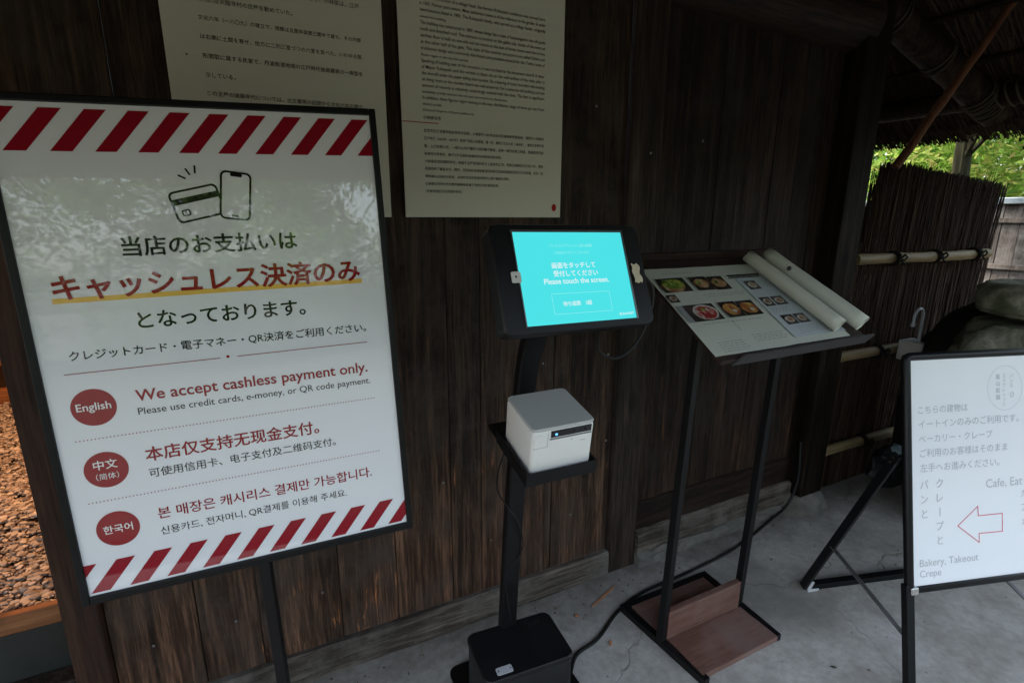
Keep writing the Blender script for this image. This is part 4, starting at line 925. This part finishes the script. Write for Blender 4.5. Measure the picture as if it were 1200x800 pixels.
menu = empty("menu_sheets", MF @ Vector((0.33, 0.2, -0.006)), "sheaf of large printed food menus, two sheets rolled up, on the stand top", "menu")
def sheet(name, x0, x1, y0, y1, mat, lift, wav=0.0015, parent=menu, nx=26, ny=18, th=0.0006, curl=0.0):
    b_ = MB(); vs_ = []
    for zz in (0, 1):
        for j in range(ny + 1):
            for i in range(nx + 1):
                x = x0 + (x1 - x0) * i / nx; y = y0 + (y1 - y0) * j / ny
                z = lift + wav * (noise.noise(Vector((x * 7, y * 7, lift * 90))) + 0.6) + zz * th + curl * max(0, (0.10 - (x - x0)) / 0.10) ** 2 * (j / ny) * 0.6
                yy = y + 0.002 * noise.noise(Vector((x * 16, j, 3))) * (1 if j in (0, ny) else 0)
                vs_.append(MF @ Vector((x, yy, z)))
    N = (nx + 1) * (ny + 1); fs = []
    for j in range(ny):
        for i in range(nx):
            a = j * (nx + 1) + i; fs.append([N + a, N + a + 1, N + a + nx + 2, N + a + nx + 1]); fs.append([a, a + nx + 1, a + nx + 2, a + 1])
    rim = [(j_, i_) for i_ in range(nx + 1) for j_ in (0,)] + [(j_, nx) for j_ in range(1, ny + 1)] + [(ny, i_) for i_ in range(nx - 1, -1, -1)] + [(j_, 0) for j_ in range(ny - 1, 0, -1)]
    idx = [j_ * (nx + 1) + i_ for j_, i_ in rim]
    for a, b in zip(idx, idx[1:] + idx[:1]): fs.append([a, b, N + b, N + a])
    b_.add(vs_, fs); return b_.build(name, mat, parent, True)
page = sheet("menu_page", 0.0, 0.60, 0.0, 0.385, "menu_paper", -0.0035, 0.0012)
page2 = sheet("menu_page", 0.352, 0.60, 0.022, 0.312, "menu_paper_blue", 0.0005, 0.0006, ny=12, nx=14)
LP = 0.0027
def photo(poly, kind, lift=LP):
    b_ = MB(); flat(b_, MF, poly[::-1], lift); ph = b_.build("food_photo", "photo_dark", page if lift == LP else page2)
    cx_ = sum(p[0] for p in poly) / 4; cy_ = sum(p[1] for p in poly) / 4; w = (max(p[0] for p in poly) - min(p[0] for p in poly)) / 2; h = (max(p[1] for p in poly) - min(p[1] for p in poly)) / 2
    def blob(name, mat, x, y, rx, ry, l, seed):
        b2 = MB(); n = 26
        flat(b2, MF, [(x + rx * math.cos(a) * (1 + 0.14 * noise.noise(Vector((math.cos(a) * 2, math.sin(a) * 2, seed)))), y + ry * math.sin(a) * (1 + 0.14 * noise.noise(Vector((math.cos(a) * 2, math.sin(a) * 2, seed + 5))))) for a in [2 * math.pi * k / n for k in range(n)]], lift + l); b2.build(name, mat, ph)
    if kind == "greens": blob("dish", "photo_crust", cx_ - 0.005, cy_ - 0.006, w * 0.80, h * 0.84, 0.0003, 1); blob("dish", "photo_greens", cx_, cy_ + 0.005, w * 0.78, h * 0.70, 0.0006, 2)
    elif kind == "berries": blob("dish", "photo_plate", cx_ + 0.01, cy_, w * 0.80, h * 0.93, 0.0003, 0.1); blob("dish", "photo_berries", cx_ + 0.008, cy_ - 0.002, w * 0.66, h * 0.76, 0.0006, 3); blob("dish", "photo_greens", cx_ + 0.006, cy_ + 0.012, w * 0.13, h * 0.18, 0.0009, 4)
    elif kind == "crust": blob("dish", "photo_crust", cx_, cy_, w * 0.88, h * 0.66, 0.0003, 6); blob("dish", "photo_greens", cx_ - w * 0.3, cy_ + 0.004, w * 0.25, h * 0.3, 0.0006, 7)
    elif kind == "orange": blob("dish", "photo_orange", cx_, cy_, w * 0.92, h * 0.72, 0.0003, 8); blob("dish", "photo_plate", cx_ + w * 0.2, cy_ - h * 0.25, w * 0.3, h * 0.18, 0.0006, 9)
    elif kind == "dish": blob("dish", "photo_plate", cx_, cy_, w * 0.74, h * 0.62, 0.0003, 10); blob("dish", "photo_crust", cx_ + 0.002, cy_, w * 0.5, h * 0.42, 0.0006, 12)
def rect(x0, y1, x1, y0): return [(x0, y1), (x1, y1), (x1, y0), (x0, y0)]
photo(rect(0.013, 0.331, 0.127, 0.264), "greens"); photo(rect(0.150, 0.330, 0.222, 0.263), "crust"); photo(rect(0.226, 0.327, 0.295, 0.260), "crust")
photo(rect(0.002, 0.254, 0.039, 0.219), "dish"); photo(rect(0.028, 0.203, 0.149, 0.131), "berries"); photo(rect(0.172, 0.203, 0.243, 0.134), "orange"); photo(rect(0.247, 0.201, 0.321, 0.134), "orange")
b_ = MB(); flat(b_, MF, rect(0.006, 0.203, 0.0275, 0.131)[::-1], LP); b_.build("grey_panel", "menu_grey", page)
for r_ in ((0.370, 0.292, 0.424, 0.248), (0.364, 0.207, 0.410, 0.164), (0.417, 0.207, 0.472, 0.165), (0.377, 0.119, 0.431, 0.076), (0.436, 0.119, 0.488, 0.077)): photo(rect(*r_), "dish", 0.0026)
tx = MB(); rg = random.Random(4)
for (x0, x1, y, n, dy) in ((0.05, 0.30, 0.118, 1, 0), (0.16, 0.175, 0.115, 5, 0.009), (0.04, 0.15, 0.042, 5, 0.0085), (0.19, 0.33, 0.055, 4, 0.0085), (0.15, 0.33, 0.242, 2, 0.01), (0.06, 0.20, 0.352, 1, 0)):
    for k in range(n):
        yy = y - k * dy; x = x0
        while x < x1 - 0.01:
            L = rg.uniform(0.004, 0.016); flat(tx, MF, [(x, yy), (min(x + L, x1), yy), (min(x + L, x1), yy + 0.0016), (x, yy + 0.0016)], LP); x += L + rg.uniform(0.003, 0.008)
tx.build("menu_lettering", "menu_ink", page)
tx = MB()
for (x0, x1, y, n) in ((0.432, 0.485, 0.285, 4), (0.365, 0.45, 0.152, 3), (0.40, 0.56, 0.064, 4)):
    for k in range(n):
        yy = y - k * 0.0085; x = x0
        while x < x1 - 0.01:
            L = rg.uniform(0.004, 0.014); flat(tx, MF, [(x, yy), (min(x + L, x1), yy), (min(x + L, x1), yy + 0.0014), (x, yy + 0.0014)], 0.0026); x += L + rg.uniform(0.003, 0.007)
tx.build("menu_lettering", "menu_ink", page2)
sp = MB()
for k in range(26):
    x = 0.318 + 0.0058 * k; sp.tube([MF @ Vector((x + 0.001, 0.316 + 0.0075 * math.cos(a), 0.003 + 0.006 * math.sin(a))) for a in [math.pi * j / 7 for j in range(8)]], 0.0011, 5)
sp.build("spiral_binding", "black_steel", page)
def roll(p0, p1, r, turns, seed, gap=0.0018, flatz=1.0):
    b_ = MB(); a, b = Vector(p0), Vector(p1); d = (b - a); L = d.length; d.normalize(); up_ = Vector((0, 0, 1)); side = d.cross(up_).normalized()
    n = int(26 * turns); ns = 12; vs_, fs = [], []
    for j in range(ns + 1):
        f = j / ns
        for i in range(n + 1):
            t = i / n; an = 2 * math.pi * turns * t; rr = (r - gap * turns * t) * (1 + 0.07 * noise.noise(Vector((f * 3, an * .4, seed)))) * (1 - 0.10 * (1 - f)) * (1 + 0.05 * noise.noise(Vector((f * 9, seed, 1))))
            e = 0.004 * noise.noise(Vector((an, seed, f))) if j in (0, ns) else 0
            vs_.append(MF @ (a + d * (L * f + e) + side * (math.sin(an - 0.5) * rr) + up_ * (-math.cos(an - 0.5) * rr * flatz)))
    for j in range(ns):
        for i in range(n): q_ = j * (n + 1) + i; fs.append([q_, q_ + 1, q_ + n + 2, q_ + n + 1])
    b_.add(vs_, fs); o = b_.build("rolled_sheet", "menu_paper", menu, True)
    md = o.modifiers.new("thickness", 'SOLIDIFY'); md.thickness = 0.0005; return o
roll((0.472, 0.395, 0.030), (0.536, 0.020, 0.031), 0.027, 1.7, 1, 0.0045, 0.92)
rl2 = roll((0.566, 0.395, 0.035), (0.642, 0.012, 0.036), 0.037, 1.45, 2, 0.008, 0.74)
bt = MB(); bm = bmesh.new(); bmesh.ops.create_uvsphere(bm, u_segments=14, v_segments=8, radius=0.0075); bt.from_bm(bm, MF @ Matrix.Translation((0.556, 0.285, 0.052))); bt.build("black_knob", "gloss_black", rl2, True)

# ------------------------------------------------------------------ standing A board
ab = empty("standing_board", (1.79, 0.64, 0.004), "white guidance board in a black standing frame with red arrow pointing left", "sign board")
au = Vector((0.956, -0.292, 0)).normalized(); nb = Vector((0.292, 0.956, 0)).normalized(); la = R(12.5)
at = nb * math.sin(la) + Vector((0, 0, math.cos(la))); an_ = au.cross(at)
AF = frame((1.79, 0.64, 0.004), au, at, an_)
AW = 0.520
fr = MB(); RT = 0.0135
x0, x1, y0, y1 = -0.016, AW + 0.012, 0.334, 1.087
fr.tube([AF @ Vector((x0, y0 - 0.004, 0)), AF @ Vector((x0, y1 - 0.012, 0)), AF @ Vector((x0 + 0.004, y1 - 0.003, 0)), AF @ Vector((x0 + 0.012, y1, 0)), AF @ Vector((x1 - 0.012, y1, 0)), AF @ Vector((x1 - 0.004, y1 - 0.003, 0)), AF @ Vector((x1, y1 - 0.012, 0)), AF @ Vector((x1, y0 - 0.004, 0))], RT, 14)
fr.box((x0 + 0.004, y0 - 0.010, -0.010), (x1 - 0.004, y0 + 0.010, 0.010), 0.003, AF)
fr.build("frame", "black_alu", ab, True)
MB().box((x0 + 0.008, y0 + 0.006, -0.006), (x1 - 0.008, y1 - 0.006, 0.002), 0, AF).build("panel", "board_paper", ab)
cb = MB(); cb.box((-0.022, y0 - 0.012, 0.006), (0.006, y0 + 0.012, 0.0155), 0.003, AF); cb.build("corner_bracket", "chrome", ab)
cb = MB(); cb.box((AW - 0.006, y0 - 0.012, 0.006), (AW + 0.022, y0 + 0.012, 0.0155), 0.003, AF); cb.build("corner_bracket", "chrome", ab)
for x in (x0 - 0.004, x1 + 0.004): MB().box((x - 0.015, 0.0, -0.012), (x + 0.015, y0 + 0.02, 0.010), 0.002, AF).build("front_leg", "black_alu", ab)
# back frame hinged at mid height
def A(x, y, z=0): return AF @ Vector((x, y, z))
foot = Vector((1.905, 1.112, 0.018)); vdir = (foot - A(-0.02, 0.02)); off = au * (AW + 0.03)
for k in (0, 1):
    top_ = A(-0.042, 0.772, -0.01) + (au * (AW + 0.078) if k else Vector()); ft = foot + (off if k else Vector())
    lg = MB().bar(ft, top_, 0.014, 0.030, up=tuple(nb)).build("back_leg", "black_alu", ab)
    hb = MB(); dd = (top_ - ft).normalized()
    for s_ in (0.012, 0.034): c = top_ - dd * s_; hb.tube([c - au * 0.0085, c + au * 0.0085], 0.0045, 10)
    hb.build("bolt_hole", "soot", lg)
    mid = ft.lerp(top_, 0.36); lo_p = A(x0 if not k else x1, 0.17, -0.012)
    MB().bar(mid, lo_p, 0.005, 0.016, up=tuple(au)).build("stay", "grey_alu", ab)
MB().bar(foot + au * 0.012, foot + off - au * 0.012, 0.030, 0.024).build("bottom_rail", "black_alu", ab)
br = MB(); br.bar(foot + au * 0.010 - nb * 0.018 + Vector((0, 0, -0.010)), foot + au * 0.060 - nb * 0.018 + Vector((0, 0, -0.010)), 0.004, 0.014); br.bar(foot + au * 0.012 - nb * 0.018 + Vector((0, 0, -0.008)), foot + au * 0.026 - nb * 0.022 + Vector((0, 0, 0.035)), 0.004, 0.012); br.build("corner_bracket", "label_plate", ab)
gi, pi_ = Ink("lettering", "grey_ink", ab), MB(); LF = 0.0026
def aw(s_, a, b, y, bold=0.0): write(gi, AF, s_, a, b, y, bold, lift=LF)
aw("こちらの建物は", 0.026, 0.2143, 0.9035); aw("イートインのみのご利用です。", 0.027, 0.4150, 0.8570); aw("ベーカリー・クレープ", 0.027, 0.3099, 0.8095); aw("ご利用のお客様はそのまま", 0.0300, 0.3689, 0.7630); aw("左手へお進みください。", 0.0300, 0.3360, 0.7150)
vwrite(gi, AF, "パンと", 0.0448, 0.672, 0.577, 0.034, 0.0, LF); vwrite(gi, AF, "クレープと", 0.1025, 0.672, 0.486, 0.034, 0.0, LF)
write(gi, AF, "Cafe, Eat in", 0.2825, 0.465, 0.6425, -0.002, lift=LF); vwrite(gi, AF, "カフェ", 0.4325, 0.612, 0.520, 0.030, -0.004, LF)
write(gi, AF, "Bakery, Takeout", 0.0238, 0.249, 0.4050, -0.002, lift=LF); write(gi, AF, "Crepe", 0.0232, 0.1044, 0.3705, -0.002, lift=LF)
ring(gi, AF, disc(0.3615, 0.9695, 0.0690, 0.0740, 48), disc(0.3615, 0.9695, 0.0680, 0.0730, 48), LF)
vwrite(gi, AF, "パンと", 0.3890, 1.0090, 0.9770, 0.0155, -0.002, LF); vwrite(gi, AF, "エスプレッソと", 0.3580, 1.0110, 0.9160, 0.0150, -0.002, LF); vwrite(gi, AF, "嵐山庭園", 0.3335, 1.0080, 0.9400, 0.0185, 0.002, LF)
ring(gi, AF, disc(0.389, 0.946, 0.0085, 0.0085, 20), disc(0.389, 0.946, 0.0070, 0.0070, 20), LF); stroke(gi, AF, [(0.384, 0.941), (0.394, 0.951)], 0.001, False, LF)
ar = [(0.1706, 0.5256), (0.2490, 0.5838), (0.2503, 0.5523), (0.3455, 0.5520), (0.3455, 0.4918), (0.2530, 0.4933), (0.2530, 0.4636)]
stroke(pi_, AF, ar, 0.0030, True, LF); pi_.build("red_arrow", "pink_ink", ab)

# ------------------------------------------------------------------ floor cable and litter
lt = MB(); rg = random.Random(77)
for i in range(420):
    if rg.random() < 0.6: x, y = rg.uniform(-0.5, 2.9), 1.53 - abs(rg.gauss(0, 0.07))
    else: x, y = rg.uniform(-0.2, 3.2), rg.uniform(0.2, 1.5)
    if 0.44 < x < 0.84 and y > 1.03: continue
    if 1.14 < x < 1.62 and 0.94 < y < 1.37: continue
    r = 0.0012 + 0.0045 * rg.random() ** 3; c = Vector((x, y, 0.0045 + r * 0.3)); q = Matrix.Rotation(rg.uniform(0, 6.28), 3, 'Z')
    el = rg.uniform(1, 2.6) if rg.random() < 0.4 else 1.0
    lt.add([c + q @ Vector((p.x * r * el, p.y * r, p.z * r * 0.5)) for p in pv], pf)
o = lt.build("floor_litter", "litter", None); struct(o, "stuff")
cb = MB().tube(spl([(0.745, 1.10, 0.03), (0.80, 1.165, 0.011), (0.877, 1.241, 0.011), (0.988, 1.269, 0.010), (1.139, 1.345, 0.011), (1.30, 1.385, 0.010), (1.515, 1.392, 0.010), (1.80, 1.413, 0.010), (2.02, 1.455, 0.010), (2.20, 1.50, 0.011), (2.34, 1.508, 0.06), (2.385, 1.50, 0.20), (2.388, 1.515, 0.40)], 8), 0.0065, 9).build("power_cable", "cable", None, True)
tag(cb, "black power cable snaking over the concrete behind the menu stand", "cable")
rg = random.Random(8)
for (x, y, L, a, lab) in ((1.14, 1.44, 0.085, 0.35, "long orange wood splinter lying near the middle post foot"), (1.02, 1.235, 0.012, 0.9, "tiny orange wood chip by the black box"), (0.985, 1.40, 0.010, 0.2, "small wood crumb close to the grey sill")):
    w = 0.0035 if L > 0.05 else 0.005; m_ = Matrix.Translation((x, y, 0.0075)) @ Matrix.Rotation(a, 4, 'Z')
    o = MB().prism([(-L, 0), (-L * .5, -w), (L * .6, -w * .8), (L, w * .3), (L * .3, w), (-L * .6, w * .8)], -0.003, 0.003, m_).build("wood_splinter", "splinter"); tag(o, lab, "wood chip", "splinters on the floor")
